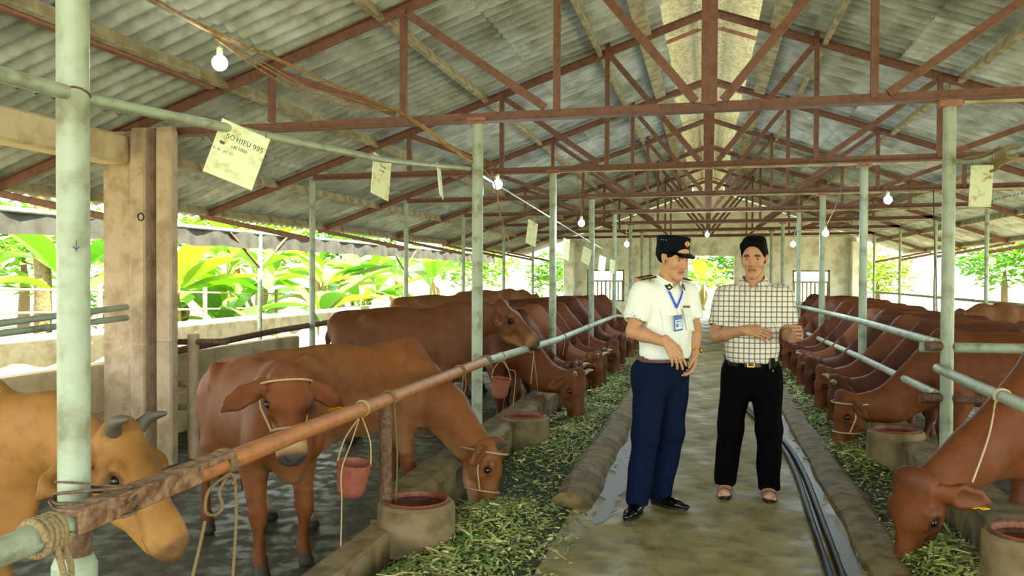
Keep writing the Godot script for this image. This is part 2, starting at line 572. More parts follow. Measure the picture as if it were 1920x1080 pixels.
func build_frame() -> void:
	var ry := func(x: float) -> float: return 4.37 - PITCH * absf(x)
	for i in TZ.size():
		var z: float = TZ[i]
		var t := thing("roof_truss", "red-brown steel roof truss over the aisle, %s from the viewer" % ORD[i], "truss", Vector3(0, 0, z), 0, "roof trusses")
		var st := begin()
		var cy := 2.70
		var tilt := 0.022
		var P := func(x: float, y: float) -> Vector3: return Vector3(x, y + (tilt * x if y < 2.75 else 0.0) * 0.35, 0)
		tee(st, P.call(-4.75, cy - 0.02), P.call(4.75, cy), 0.11, 0.07)
		part("bottom_chord", done(st), M.rust, t)
		for s in [-1, 1]:
			st = begin()
			tee(st, Vector3(s * 6.3, ry.call(6.3), 0), Vector3(0, ry.call(0), 0), 0.10, 0.08, false)
			part("rafter", done(st), M.rust, t)
			for x in [1.13, 2.36, 3.5]:
				st = begin()
				bar(st, Vector3(s * x, cy, 0), Vector3(s * x, ry.call(x) + (0.12 if x < 2 else 0.0), 0), 0.05, 0.05, Vector3.BACK)
				part("upright", done(st), M.rust, t)
			for d in [[0.1, 1.13], [1.22, 2.36], [2.42, 3.5]]:
				st = begin()
				bar(st, Vector3(s * d[0], cy + 0.03, 0.012), Vector3(s * (d[1] - 0.04), ry.call(d[1]) - 0.04, 0.012), 0.06, 0.05, Vector3.BACK)
				part("diagonal", done(st), M.rust, t)
			st = begin()
			bar(st, Vector3(s * 4.78, 1.88, 0), Vector3(s * 6.26, ry.call(6.26), 0), 0.06, 0.06, Vector3.BACK)
			part("eave_strut", done(st), M.rust, t)
		st = begin()
		bar(st, Vector3(0, cy, 0), Vector3(0, RIDGE + 0.16, 0), 0.115, 0.05, Vector3.BACK)
		part("king_post", done(st), M.rust, t)
		st = begin()
		for s in [-1, 1]:
			tee(st, Vector3(s * 0.92, RIDGE + 0.20 - 0.92 * PITCH, -1.6), Vector3(0, RIDGE + 0.20, -1.6), 0.05, 0.04, false)
		part("ridge_rib", done(st), M.rust_pale, t)
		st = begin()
		box(st, Vector3(3.25 if i == 0 else 1.5, cy - 0.052, 0.03), Vector3(3.1 if i == 0 else 6.5, 0.022, 0.03), Basis(Vector3.BACK, 0.0022), 0.003)  # added pale strip: light on the chord's lower flange, put into colour
		part("lit_flange_strip", done(st), M.wood, t).set_meta("label", "thin pale strip added as the lit lower edge of the bottom chord")
	# purlins along both slopes
	var px := [0.72, 1.22, 2.56, 3.93, 5.25, 6.2]
	var pn := ["broad board at the ridge opening", "purlin nearest the ridge", "second purlin down from the ridge", "third purlin down from the ridge", "fourth purlin down from the ridge", "eave purlin"]
	for s in [-1, 1]:
		for k in px.size():
			var x: float = px[k]
			var y: float = roof_y(x) - 0.075
			var st := begin()
			var bs := Basis(Vector3.BACK, s * atan(PITCH) * -1.0)
			box(st, Vector3(s * x, y + 0.015, -14.0), Vector3(0.16 if k == 0 else 0.055, 0.05 if k == 0 else 0.10, 32.4), bs, 0.008)
			var o := part("purlin", done(st), M.wood, self)
			tag(o, "long pale %s, on the %s roof slope" % [pn[k], "left" if s < 0 else "right"], "purlin", "purlins under the roof sheets")
		var st2 := begin()
		box(st2, Vector3(s * 0.12, RIDGE + 0.19, -14.0), Vector3(0.05, 0.05, 32.4), Basis.IDENTITY, 0.006)
		var o2 := part("ridge_batten", done(st2), M.cap, self)
		tag(o2, "thin pale batten just %s of the ridge, under the raised strip" % ("left" if s < 0 else "right"), "batten", "ridge battens")
	# the near brown purlin in front of the first truss, on the left
	var stb := begin()
	bar(stb, Vector3(-3.99, 3.00, 2.0), Vector3(-3.99, 3.00, -6.4), 0.07, 0.07, Vector3.UP, 0.006)
	tag(part("purlin", done(stb), M.rust_pale, self), "pinkish brown steel purlin at upper left, above the tall near post", "purlin", "purlins under the roof sheets")
	# posts beside the aisle
	for i in TZ.size():
		for s in [-1, 1]:
			var x: float = -1.75 if s < 0 else 1.62
			post(Vector3(x, 0, TZ[i]), 2.64, 0.043 if i < 3 else 0.04, "grey galvanised pipe post on the %s side of the aisle, under the %s truss" % ["left" if s < 0 else "right", ORD[i]], "aisle posts", true)
			if i == 0 and s < 0:
				continue
			post(Vector3(s * 4.76, -0.02, TZ[i]), 2.66, 0.037, "thin grey pipe post on the outer %s side of the shed, under the %s truss" % ["left" if s < 0 else "right", ORD[i]], "outer posts", false)
	var p := post(Vector3(-1.80, 0, -2.17), 3.80, 0.0445, "thick pale green-grey pipe post in the left foreground", "aisle posts", false)
	var st3 := begin()
	lathe(st3, [Vector2(0.0455, 0.25), Vector2(0.047, 0.252), Vector2(0.047, 0.74), Vector2(0.0455, 0.742)], 20)
	part("rusty_sleeve", done(st3), M.galv_rust, p).set_meta("label", "rust-brown lower length of the post")
	st3 = begin()
	lathe(st3, [Vector2(0.048, 0.0), Vector2(0.062, 0.01), Vector2(0.062, 0.60), Vector2(0.052, 0.625), Vector2(0.046, 0.63)], 20)
	part("base_collar", done(st3), M.galv, p)
	# small arrow in blue ink on the near post
	var st4 := begin()
	var az := func(dx: float, y: float) -> Vector3:
		var a := 0.85 + dx / 0.046
		return Vector3(sin(a) * 0.0452, y, cos(a) * 0.0452)
	tube(st4, [az.call(0, 1.545), az.call(0, 1.53), az.call(0, 1.512)], 0.0013, 5)
	tube(st4, [az.call(-0.009, 1.527), az.call(0, 1.518), az.call(0.008, 1.526)], 0.0013, 5)
	part("arrow_mark", done(st4), M.blue_ink, p).set_meta("label", "small blue arrow pointing down")

func post(at: Vector3, top: float, r: float, label: String, group: String, head: bool) -> Node3D:
	var t := thing("pipe_post", label, "post", at, 0, group)
	var st := begin()
	lathe(st, [Vector2(0, -0.15), Vector2(r, -0.15), Vector2(r, top * 0.35), Vector2(r, top), Vector2(0, top)], 18)
	part("pole", done(st), M.galv, t)
	if head:
		st = begin()
		box(st, Vector3(0, top + 0.005, 0), Vector3(0.15, 0.05, 0.10), Basis.IDENTITY, 0.006)
		part("head_plate", done(st), M.rust_pale, t)
		st = begin()
		lathe(st, [Vector2(r, 0.09), Vector2(r + 0.006, 0.09), Vector2(r + 0.008, 0.0), Vector2(r, 0.0)], 16)
		part("base_collar", done(st), M.galv_rust, t)
	return t

# ------------------------------------------------------------------ the yard outside
func leaf_blade(length: float, width: float, droop: float, fold: float) -> ArrayMesh:
	# a banana leaf: stalk, then a blade with a folded midrib that arches over
	var st := begin()
	var n := 9
	var L: Array = []
	for i in n + 1:
		var t := float(i) / n
		var x := length * (t - 0.18 * droop * t * t)
		var y := length * (0.62 * t - droop * t * t)
		var w := 0.0
		if t > 0.12:
			var u := (t - 0.12) / 0.88
			w = width * 0.5 * pow(sin(PI * clampf(u * 0.94 + 0.05, 0, 1)), 0.7)
		else:
			w = width * 0.05
		L.append([Vector3(x, y, 0), Vector3(x, y + w * fold + 0.02 * sin(i * 2.7) * w, w), Vector3(x, y + w * fold + 0.03 * cos(i * 1.9) * w, -w)])
	for i in n:
		var a: Array = L[i]
		var b: Array = L[i + 1]
		quad(st, a[0], a[1], b[1], b[0])
		quad(st, a[2], a[0], b[0], b[2])
	return done(st)

func banana(at: Vector3, h: float, n: int, sd: int, label: String) -> void:
	var r := RandomNumberGenerator.new()
	r.seed = sd
	var t := thing("banana_plant", label, "banana plant", at, 0, "banana plants outside")
	var st := begin()
	var lean := Vector3(r.randf_range(-0.15, 0.15), 0, r.randf_range(-0.15, 0.15))
	tube(st, [Vector3(0, -0.1, 0), lean * 0.3 + Vector3(0, h * 0.4, 0), lean + Vector3(0, h, 0)], [0.15, 0.12, 0.06], 10)
	part("stem", done(st), M.stalk, t)
	for i in n:
		var o := part("leaf", leaf_blade(r.randf_range(1.5, 2.4), r.randf_range(0.5, 0.75), r.randf_range(0.25, 0.95), 0.35), M.leaf[r.randi() % 4], t, lean + Vector3(0, h * r.randf_range(0.82, 1.0), 0))
		o.rotation = Vector3(0, TAU * (i * 0.382) + r.randf_range(-0.3, 0.3), r.randf_range(-0.2, 0.45))
	for i in 3:
		var o := part("dead_leaf", leaf_blade(r.randf_range(0.9, 1.4), 0.2, 1.5, 0.8), M.stalk, t, lean * 0.7 + Vector3(0, h * 0.8, 0))
		o.rotation = Vector3(0, r.randf() * TAU, -1.0)

func crown_mesh(sd: int, n: int, leaf: float, squash: float) -> ArrayMesh:
	var r := RandomNumberGenerator.new()
	r.seed = sd
	var st := begin()
	for i in n:
		var d := Vector3(r.randfn(), r.randfn() * squash, r.randfn()).normalized() * pow(r.randf(), 0.4)
		d.y = d.y * squash
		var b := Basis.from_euler(Vector3(r.randf_range(-0.8, 0.8), r.randf() * TAU, r.randf_range(-0.8, 0.8)))
		var l := leaf * r.randf_range(0.6, 1.3)
		quad(st, d + b * Vector3(0, 0, l * 0.25), d + b * Vector3(l * 0.5, 0.1 * l, 0.02), d + b * Vector3(l, -0.05 * l, 0), d + b * Vector3(l * 0.5, 0.0, -l * 0.25))
	return done(st)

func shrub(at: Vector3, size: Vector3, which: int, label: String, trunk := 0.0) -> void:
	var t := thing("tree" if trunk > 0.0 else "shrub", label, "tree" if trunk > 0.0 else "shrub", at, which * 1.3, "greenery in the yard")
	var o := part("foliage", crowns[which % crowns.size()], M.leaf[which % 4], t, Vector3(0, trunk + size.y * 0.75, 0))
	o.scale = size
	o.set_meta("kind", "stuff")
	var st := begin()
	var top := trunk + size.y * 0.6
	tube(st, [Vector3(0, -0.15, 0), Vector3(0.05, top * 0.5, 0), Vector3(0, top, 0)], [0.06 + size.x * 0.05, 0.05 + size.x * 0.04, 0.03], 8)
	part("trunk", done(st), M.bark, t)

var crowns: Array = []

func build_outside() -> void:
	for k in 3:
		crowns.append(crown_mesh(50 + k, 900, 0.22, 0.8))
	# grey awning strip hung beyond the left eave, on thin posts
	var st := begin()
	var n := 150
	for i in n:
		var q: Array = []
		for j in 2:
			var u := i + j
			q.append(Vector3(-7.05 + 0.025 * sin(u * 1.3) + 0.02 * sin(u * 0.37), 0, -3.0 - u * 0.17))
		var lo := 1.86 + 0.012 * sin(i * 0.9)
		var lo2 := 1.86 + 0.012 * sin((i + 1) * 0.9)
		for e in [-0.003, 0.003]:
			var o := Vector3(e, 0, 0)
			var a: Vector3 = q[0] + Vector3(0, lo, 0) + o
			var b: Vector3 = q[1] + Vector3(0, lo2, 0) + o
			var c: Vector3 = q[1] + Vector3(0, 2.11, 0) + o
			var d: Vector3 = q[0] + Vector3(0, 2.11, 0) + o
			if e > 0:
				quad(st, a, b, c, d)
			else:
				quad(st, b, a, d, c)
	var aw := thing("awning", "grey sheet strip hanging along the yard beyond the left eave", "awning")
	part("sheet", done(st), M.tarp, aw)
	st = begin()
	tube(st, [Vector3(-7.05, 2.11, -3.0), Vector3(-7.05, 2.11, -28.5)], 0.03, 8)
	part("rail", done(st), M.galv, aw)
	for z in [-5.6, -12.7, -19.5, -26.3]:
		st = begin()
		tube(st, [Vector3(-7.05, -0.1, z), Vector3(-7.05, 2.1, z)], 0.036, 10)
		part("post", done(st), M.galv, aw)
		st = begin()
		tube(st, [Vector3(-7.05, 1.55, z), Vector3(-7.05, 2.08, z - 0.9)], 0.022, 8)
		tube(st, [Vector3(-7.05, 1.55, z), Vector3(-7.05, 2.08, z + 0.9)], 0.022, 8)
		part("brace", done(st), M.galv_rust, aw)
	# pipe rail fence beyond the second low wall
	var fe := thing("pipe_fence", "pale two-rail pipe fence in front of the banana plants", "fence")
	var fp := func(t: float, h: float) -> Vector3: return Vector3(-8.5 - t * 1.1, h + 0.12 - 0.5 * t, -8.0 - t * 18.0)
	for h in [1.16, 0.86]:
		st = begin()
		tube(st, [fp.call(0.0, h), fp.call(1.0, h)], 0.017, 8)
		part("rail", done(st), M.wood, fe)
	for k in 7:
		st = begin()
		tube(st, [fp.call(k / 6.0, -0.2), fp.call(k / 6.0, 1.26)], 0.04, 8)
		part("post", done(st), M.wood, fe)
	# palm trunk at far left
	var tr := thing("palm_tree", "straight grey palm trunk standing in bright yard at far left", "tree", Vector3(-11.0, -0.22, -12.53))
	st = begin()
	var pr: Array = []
	for k in 24:
		pr.append(Vector2(0.118 + 0.012 * (k % 2) + 0.02 * (1.0 - k / 24.0), k * 0.21))
	lathe(st, pr, 14)
	part("trunk", done(st), M.bark, tr)
	for k in 10:
		var o := part("frond", leaf_blade(2.2, 0.7, 0.7, 0.25), M.leaf[k % 4], tr, Vector3(0, 4.8, 0))
		o.rotation = Vector3(0, k * 0.63, 0.1 * (k % 3))
	# banana plants
	var bl := ["banana plant with broad leaves just right of the fluted pillar", "banana plant with dry stem sheaths right of the white awning post", "tall banana plant with one upright pale leaf", "banana plant behind the thin post on the left", "leaning banana plant beyond the left herd", "banana plant with torn leaves further along the fence", "last banana plant along the fence, near the end wall", "short banana plant close to the low yard wall", "banana plant half hidden behind the left pillar", "young banana plant between two taller ones, left group", "young banana plant between two taller ones, right group", "banana plant in the back row, left one", "banana plant in the back row, right one"]
	var bp := [[-9.9, -14.6, 1.5], [-9.6, -16.6, 1.3], [-10.2, -18.4, 1.9], [-9.9, -21.4, 1.5], [-10.2, -24.5, 1.5], [-10.6, -28.5, 1.7], [-11.0, -34.0, 1.6], [-9.3, -19.6, 0.7], [-10.6, -12.6, 1.5], [-9.4, -15.6, 0.6], [-9.6, -23.0, 0.8], [-12.6, -21.0, 1.9], [-12.8, -27.0, 2.0]]
	for i in bp.size():
		banana(Vector3(bp[i][0], -0.22, bp[i][1]), bp[i][2], 9, 300 + i, bl[i])
	# the far end, seen through the doorway
	for i in 3:
		banana(Vector3(-1.6 + i * 1.3, -0.1, -42.0 - i * 1.2), 1.2, 8, 330 + i, ["left", "middle", "right"][i] + " banana plant seen through the far doorway")
	# shrubs and trees further off
	var sl := ["left of the palm trunk", "behind the palm trunk", "behind the pipe fence, nearest the pillar", "behind the banana plants, left group", "behind the banana plants, right group", "beyond the far left corner of the shed", "beyond the doorway", "beyond the right window opening", "beyond the far right corner of the shed", "across the bright yard on the right, far one", "across the bright yard on the right, middle one", "across the bright yard on the right, near one", "beyond the left window opening"]
	var sp := [[-21, -17, 1.6, 0.0], [-20, -22, 2.4, 1.0], [-15, -20, 1.3, 0], [-17, -29, 2.6, 1.4], [-16, -36, 2.4, 1.2], [-12, -44, 2.2, 0.8], [1.5, -52, 2.4, 0.6], [9, -50, 2.0, 0.5], [14, -46, 2.4, 1.0], [17, -38, 1.9, 0.8], [19, -33, 2.1, 0.9], [22, -27, 2.4, 1.0], [-8.5, -48, 1.8, 0.4]]
	for i in sp.size():
		shrub(Vector3(sp[i][0], -0.1, sp[i][1]), Vector3(sp[i][2], sp[i][2] * 0.9, sp[i][2]), i, ("leafy green tree " if sp[i][3] > 0 else "low green shrub ") + sl[i], sp[i][3])
	# pipe rails of the right-hand outer pen
	for k in 2:
		st = begin()
		tube(st, [Vector3(4.84, [1.02, 0.62][k], -8.0), Vector3(4.84, [1.0, 0.6][k], -27.2)], 0.028, 8)
		tag(part("pen_rail", done(st), M.galv, self), ["upper", "lower"][k] + " thin pipe rail along the outer right posts", "rail", "outer pen rails")
	st = begin()
	tube(st, [Vector3(-4.80, 0.72, -6.7), Vector3(-4.82, 0.80, -9.0), Vector3(-4.82, 0.88, -13.4), Vector3(-4.82, 0.84, -23.6)], 0.034, 8)
	tag(part("pen_rail", done(st), M.galv_rust, self), "dark pipe rail along the outer left posts behind the brown cows", "rail", "outer pen rails")

# ------------------------------------------------------------------ pillar, rails, troughs, feed
const PIPE_Y := [[1.09, 1.17], [1.02, 1.08]]
func noise2(x: float, z: float) -> float:
	return sin(x * 5.1 + z * 2.3) * 0.4 + sin(z * 4.7 - x * 3.1 + 1.3) * 0.35 + sin(x * 11.0 + z * 9.0) * 0.25

func build_fittings() -> void:
	# fluted concrete pillar and its beam
	var pil := thing("concrete_pillar", "thick fluted concrete pillar with a hole and cracks, left side of shed", "pillar", Vector3(-4.59, 0, -6.5))
	var poly := PackedVector2Array([Vector2(-0.46, -0.15), Vector2(-0.46, 0.05), Vector2(-0.12, 0.05), Vector2(-0.10, 0.185), Vector2(-0.085, 0.2), Vector2(0.03, 0.2), Vector2(0.044, 0.185), Vector2(0.05, 0.0), Vector2(0.13, 0.0), Vector2(0.145, 0.185), Vector2(0.16, 0.2), Vector2(0.275, 0.2), Vector2(0.292, 0.185), Vector2(0.292, 0.11), Vector2(0.10, -0.15)])
	var st := begin()
	var ys := [-0.2, 0.86, 0.87, 0.885, 0.895, 2.62, 2.66]
	var ins := [0.0, 0.0, 0.012, 0.012, 0.0, 0.0, 0.03]
	for k in ys.size() - 1:
		for i in poly.size():
			var a := poly[i]
			var b := poly[(i + 1) % poly.size()]
			var f := func(p: Vector2, e: float, y: float) -> Vector3: return Vector3(p.x * (1.0 - e * 2.0), y, p.y * (1.0 - e * 3.0))
			quad(st, f.call(a, ins[k], ys[k]), f.call(b, ins[k], ys[k]), f.call(b, ins[k + 1], ys[k + 1]), f.call(a, ins[k + 1], ys[k + 1]))
	var idx := Geometry2D.triangulate_polygon(poly)
	for i in range(0, idx.size(), 3):
		for j in [0, 1, 2]:
			st.set_normal(Vector3.UP)
			var p := poly[idx[i + j]]
			st.add_vertex(Vector3(p.x * 0.94, 2.66, p.y * 0.91))
	part("shaft", done(st), M.conc, pil)
	st = begin()
	var c := Vector3(0.012, 1.92, 0.203)
	var ring: Array = []
	for k in 9:
		var a := TAU * k / 9
		ring.append(c + Vector3(cos(a) * 0.028, sin(a) * 0.032, 0.004 * sin(k * 2.0)))
	tube(st, ring, 0.006, 6, true, true)
	lathe(st, [Vector2(0, -0.004), Vector2(0.026, -0.004)], 12, c, Basis(Vector3.RIGHT, PI / 2))
	part("hole", done(st), M.black, pil).set_meta("label", "dark broken hole")
	st = begin()
	box(st, Vector3(-4.86, 2.49, -3.28), Vector3(0.24, 0.24, 6.2), Basis.IDENTITY, 0.02)
	tag(part("concrete_beam", done(st), M.plaster, self), "pale concrete beam running from the fluted pillar towards the viewer", "beam")
	for k in 2:
		st = begin()
		tube(st, [Vector3(-4.86, PIPE_Y[k][0], -5.0), Vector3(-4.76, PIPE_Y[k][1], -6.36)], 0.026, 10)
		tag(part("pen_rail", done(st), M.galv, self), ["upper", "lower"][k] + " grey pipe running left from the fluted pillar over the low wall", "rail", "pillar pipes")
	# short pen post with stub rails right of the pillar
	var pp := thing("pen_post", "short rough post with stub rails, right of the fluted pillar", "post", Vector3(-4.30, 0, -6.62))
	st = begin()
	tube(st, [Vector3(0, -0.2, 0), Vector3(0, 0.5, 0.01), Vector3(0, 0.93, 0)], 0.05, 10)
	part("post", done(st), M.conc, pp)
	for y in [0.86, 0.50, 0.30]:
		st = begin()
		tube(st, [Vector3(-0.30, y, 0.02), Vector3(0.32, y + 0.015, 0.0)], 0.026, 8)
		part("stub_rail", done(st), M.galv_rust if y > 0.8 else M.conc, pp)
	# left feed rail: pale near pipe, flat spliced plates, then a long rusty pipe
	var rl := thing("feed_rail", "long rust-orange pipe rail along the left feed trough", "rail")
	st = begin()
	tube(st, [Vector3(-1.67, 0.745, 0.6), Vector3(-1.67, 0.775, -1.99)], 0.036, 14)
	part("near_pipe", done(st), M.galv, rl).set_meta("label", "pale green-grey near length of the rail")
	st = begin()
	bar(st, Vector3(-1.655, 0.81, -1.97), Vector3(-1.655, 0.815, -2.75), 0.075, 0.02, Vector3.UP, 0.004)
	bar(st, Vector3(-1.625, 0.785, -1.97), Vector3(-1.625, 0.79, -2.55), 0.012, 0.06, Vector3.UP, 0.003)
	part("splice_plate", done(st), M.plate, rl).set_meta("label", "flat rusty splice plates")
	st = begin()
	tube(st, [Vector3(-1.67, 0.775, -2.25), Vector3(-1.67, 0.785, -3.3), Vector3(-1.67, 0.782, -4.3), Vector3(-1.67, 0.787, -6.35)], 0.036, 16)
	part("rusty_pipe", done(st), M.rail, rl)
	st = begin()
	tube(st, [Vector3(-1.67, 0.787, -6.35), Vector3(-1.67, 0.715, -9.8), Vector3(-1.67, 0.712, -13.4), Vector3(-1.67, 0.70, -16.2)], 0.034, 14)
	tube(st, [Vector3(-1.67, 0.70, -16.2), Vector3(-1.67, 0.47, -20.3), Vector3(-1.67, 0.47, -27.0)], 0.034, 10)
	part("far_pipe", done(st), M.galv, rl).set_meta("label", "paler far length of the rail")
	var sp := thing("short_post", "short brown post carrying the left rail, tied with rope at its foot", "post", Vector3(-1.665, 0.12, -4.32))
	st = begin()
	tube(st, [Vector3(0, 0, 0), Vector3(0, 0.3, 0), Vector3(0, 0.64, 0)], 0.034, 12)
	part("post", done(st), M.galv_rust, sp)
	st = begin()
	box(st, Vector3(0, 0.02, 0.0), Vector3(0.14, 0.03, 0.10), Basis.IDENTITY, 0.006)
	part("foot", done(st), M.galv_rust, sp)
	# right rails: two long runs, then a nearer single one
	for k in 2:
		st = begin()
		var yy: Array = [[0.99, 0.985, 0.92, 0.86], [0.632, 0.606, 0.50, 0.45]][k]
		tube(st, [Vector3(1.56, yy[0], -6.52), Vector3(1.56, yy[1], -9.7), Vector3(1.56, yy[2], -16.6), Vector3(1.56, yy[3], -27.0)], 0.031, 14)
		var r := thing("feed_rail", ["upper", "lower"][k] + " grey pipe rail along the far right feed trough", "rail", Vector3.ZERO, 0, "right feed rails")
		part("pipe", done(st), M.galv, r)
		st = begin()
		tube(st, [Vector3(1.48, yy[0] - 0.02, -6.5), Vector3(1.66, yy[0] - 0.02, -6.5)], 0.034, 10)
		part("clamp", done(st), M.galv_rust, r)
	var rn := thing("feed_rail", "nearer grey pipe rail above the big grazing cow on the right", "rail", Vector3.ZERO, 0, "right feed rails")
	st = begin()
	tube(st, [Vector3(1.546, 0.822, -6.44), Vector3(1.46, 0.845, -5.25), Vector3(1.45, 0.848, -4.5), Vector3(1.45, 0.85, 0.5)], 0.032, 14)
	part("pipe", done(st), M.galv, rn)
	for k in 2:
		st = begin()
		var y: float = [0.955, 0.59][k]
		tube(st, [Vector3(1.46, y, -6.56), Vector3([3.6, 2.4][k], y + 0.01, -6.56)], [0.036, 0.028][k], 12)
		tag(part("cross_rail", done(st), M.galv if k == 0 else M.galv_rust, self), ["upper pale", "lower rusty"][k] + " cross pipe running right from the near right post", "rail", "cross rails")
	# trough walls with drinking bowls
	trough(-1.0, "left", -1.65, [[-1.50, -4.34, 0.265], [-1.50, -7.15, 0.27], [-1.5, -10.6, 0.27]])
	trough(1.0, "right", 1.50, [[1.42, -4.25, 0.32], [1.40, -7.02, 0.30], [1.42, -10.4, 0.3]])
	# rounded kerbs of the aisle
	for s in [-1, 1]:
		st = begin()
		var z0 := -5.35 if s < 0 else -2.0
		var prof := [[-0.13, -0.02], [-0.12, 0.045], [-0.06, 0.085], [0.03, 0.085], [0.10, 0.05], [0.15, -0.02]] if s < 0 else [[-0.10, -0.02], [-0.08, 0.03], [0.0, 0.05], [0.10, 0.05], [0.14, 0.03], [0.15, -0.04]]
		var pieces := 40
		for i in pieces:
			for j in prof.size() - 1:
				var q: Array = []
				for e in [[i, j], [i, j + 1], [i + 1, j + 1], [i + 1, j]]:
					var z: float = z0 - (25.0 if s < 0 else 27.0) * pow(e[0] / float(pieces), 1.5)
					var w := 0.012 * sin(z * 7.0 + e[1]) + 0.01 * sin(z * 3.1)
					q.append(Vector3((-0.83 if s < 0 else 0.86) + prof[e[1]][0] + w, prof[e[1]][1] * (1.0 + 0.2 * sin(z * 5.0)), z))
				quad(st, q[0], q[1], q[2], q[3])
		for j in range(1, prof.size() - 1):
			quad(st, Vector3((-0.83 if s < 0 else 0.86) + prof[0][0], prof[0][1], z0), Vector3((-0.83 if s < 0 else 0.86) + prof[j][0], prof[j][1], z0), Vector3((-0.83 if s < 0 else 0.86) + prof[j + 1][0], prof[j + 1][1], z0), Vector3((-0.83 if s < 0 else 0.86) + prof[0][0], prof[0][1], z0))
		tag(part("kerb", done(st), M.kerb, self), ["low rounded concrete kerb between the aisle and the left feed", "worn flat concrete kerb between the hose and the right feed"][0 if s < 0 else 1], "kerb")
	feed("left", [[-2.6, 0.0], [-3.0, 1.0], [-4.9, 1.0], [-5.5, 0.15], [-6.2, 0.15], [-6.9, 0.9], [-9.0, 1.0], [-20.0, 0.9]], -1.18, 0.36, -1.0)
	feed("right", [[-2.2, 0.6], [-3.0, 1.0], [-4.8, 1.0], [-5.4, 0.15], [-6.3, 0.12], [-7.0, 0.8], [-9.0, 1.0], [-20.0, 0.9]], 1.14, 0.27, 1.0)
	puddles()
	# two black hoses
	for k in 2:
		st = begin()
		var o := 0.055 * k
		tube(st, curve_points([Vector3(0.56 + o, 0.02, -2.6), Vector3(0.575 + o, 0.02, -4.0), Vector3(0.60 + o * 1.1, 0.02, -5.2), Vector3(0.635 + o, 0.02, -6.6), Vector3(0.60 + o * 0.9, 0.02, -7.8), Vector3(0.40 + o * 0.7, 0.02, -9.7), Vector3(0.30 + o * 0.5, 0.02, -11.5), Vector3(0.30 + o, 0.02, -16.0)], 8), 0.019, 10)
		tag(part("hose", done(st), M.hose, self), ["black hose on the aisle floor, the one nearer the men", "black hose on the aisle floor, the one nearer the right kerb"][k], "hose", "twin hoses")

func trough(s: float, side: String, x: float, bowls: Array) -> void:
	var t := thing("feed_trough", "low dark concrete trough wall along the %s feed" % side, "trough")
	var st := begin()
	var z0: float = bowls[0][1] - 0.24
	box(st, Vector3(x, -0.03, (z0 + 1.0) * 0.5), Vector3(0.16, 0.34, 1.0 - z0), Basis.IDENTITY, 0.015)
	part("low_wall", done(st), M.trough, t)
	st = begin()
	box(st, Vector3(x + s * 0.04, 0.03, (z0 - 27.0) * 0.5), Vector3(0.26, 0.42, 27.0 + z0), Basis.IDENTITY, 0.04)
	part("high_wall", done(st), M.trough, t)
	for i in bowls.size():
		var b: Array = bowls[i]
		st = begin()
		var prof := [Vector2(0.0, 0.0), Vector2(0.21, 0.0), Vector2(0.205, b[2] - 0.03), Vector2(0.19, b[2] - 0.012), Vector2(0.165, b[2] - 0.012), Vector2(0.155, b[2] - 0.05), Vector2(0.0, b[2] - 0.06)]
		lathe(st, prof, 26)
		var o := thing("water_bowl", "round red-rimmed drinking bowl set in concrete beside the %s feed, %s from the viewer" % [side, ORD[i]], "bowl", Vector3(b[0], 0, b[1]), 0, "drinking bowls")
		part("block", done(st), M.trough, o)
		st = begin()
		lathe(st, [Vector2(0.150, b[2] - 0.06), Vector2(0.160, b[2] - 0.004), Vector2(0.166, b[2] + 0.001), Vector2(0.170, b[2] - 0.005), Vector2(0.166, b[2] - 0.02)], 30)
		part("rim", done(st), M.bowl, o)
		st = begin()
		lathe(st, [Vector2(0.153, b[2] - 0.028), Vector2(0.0, b[2] - 0.028)], 26)
		part("water", done(st), M.water, o)

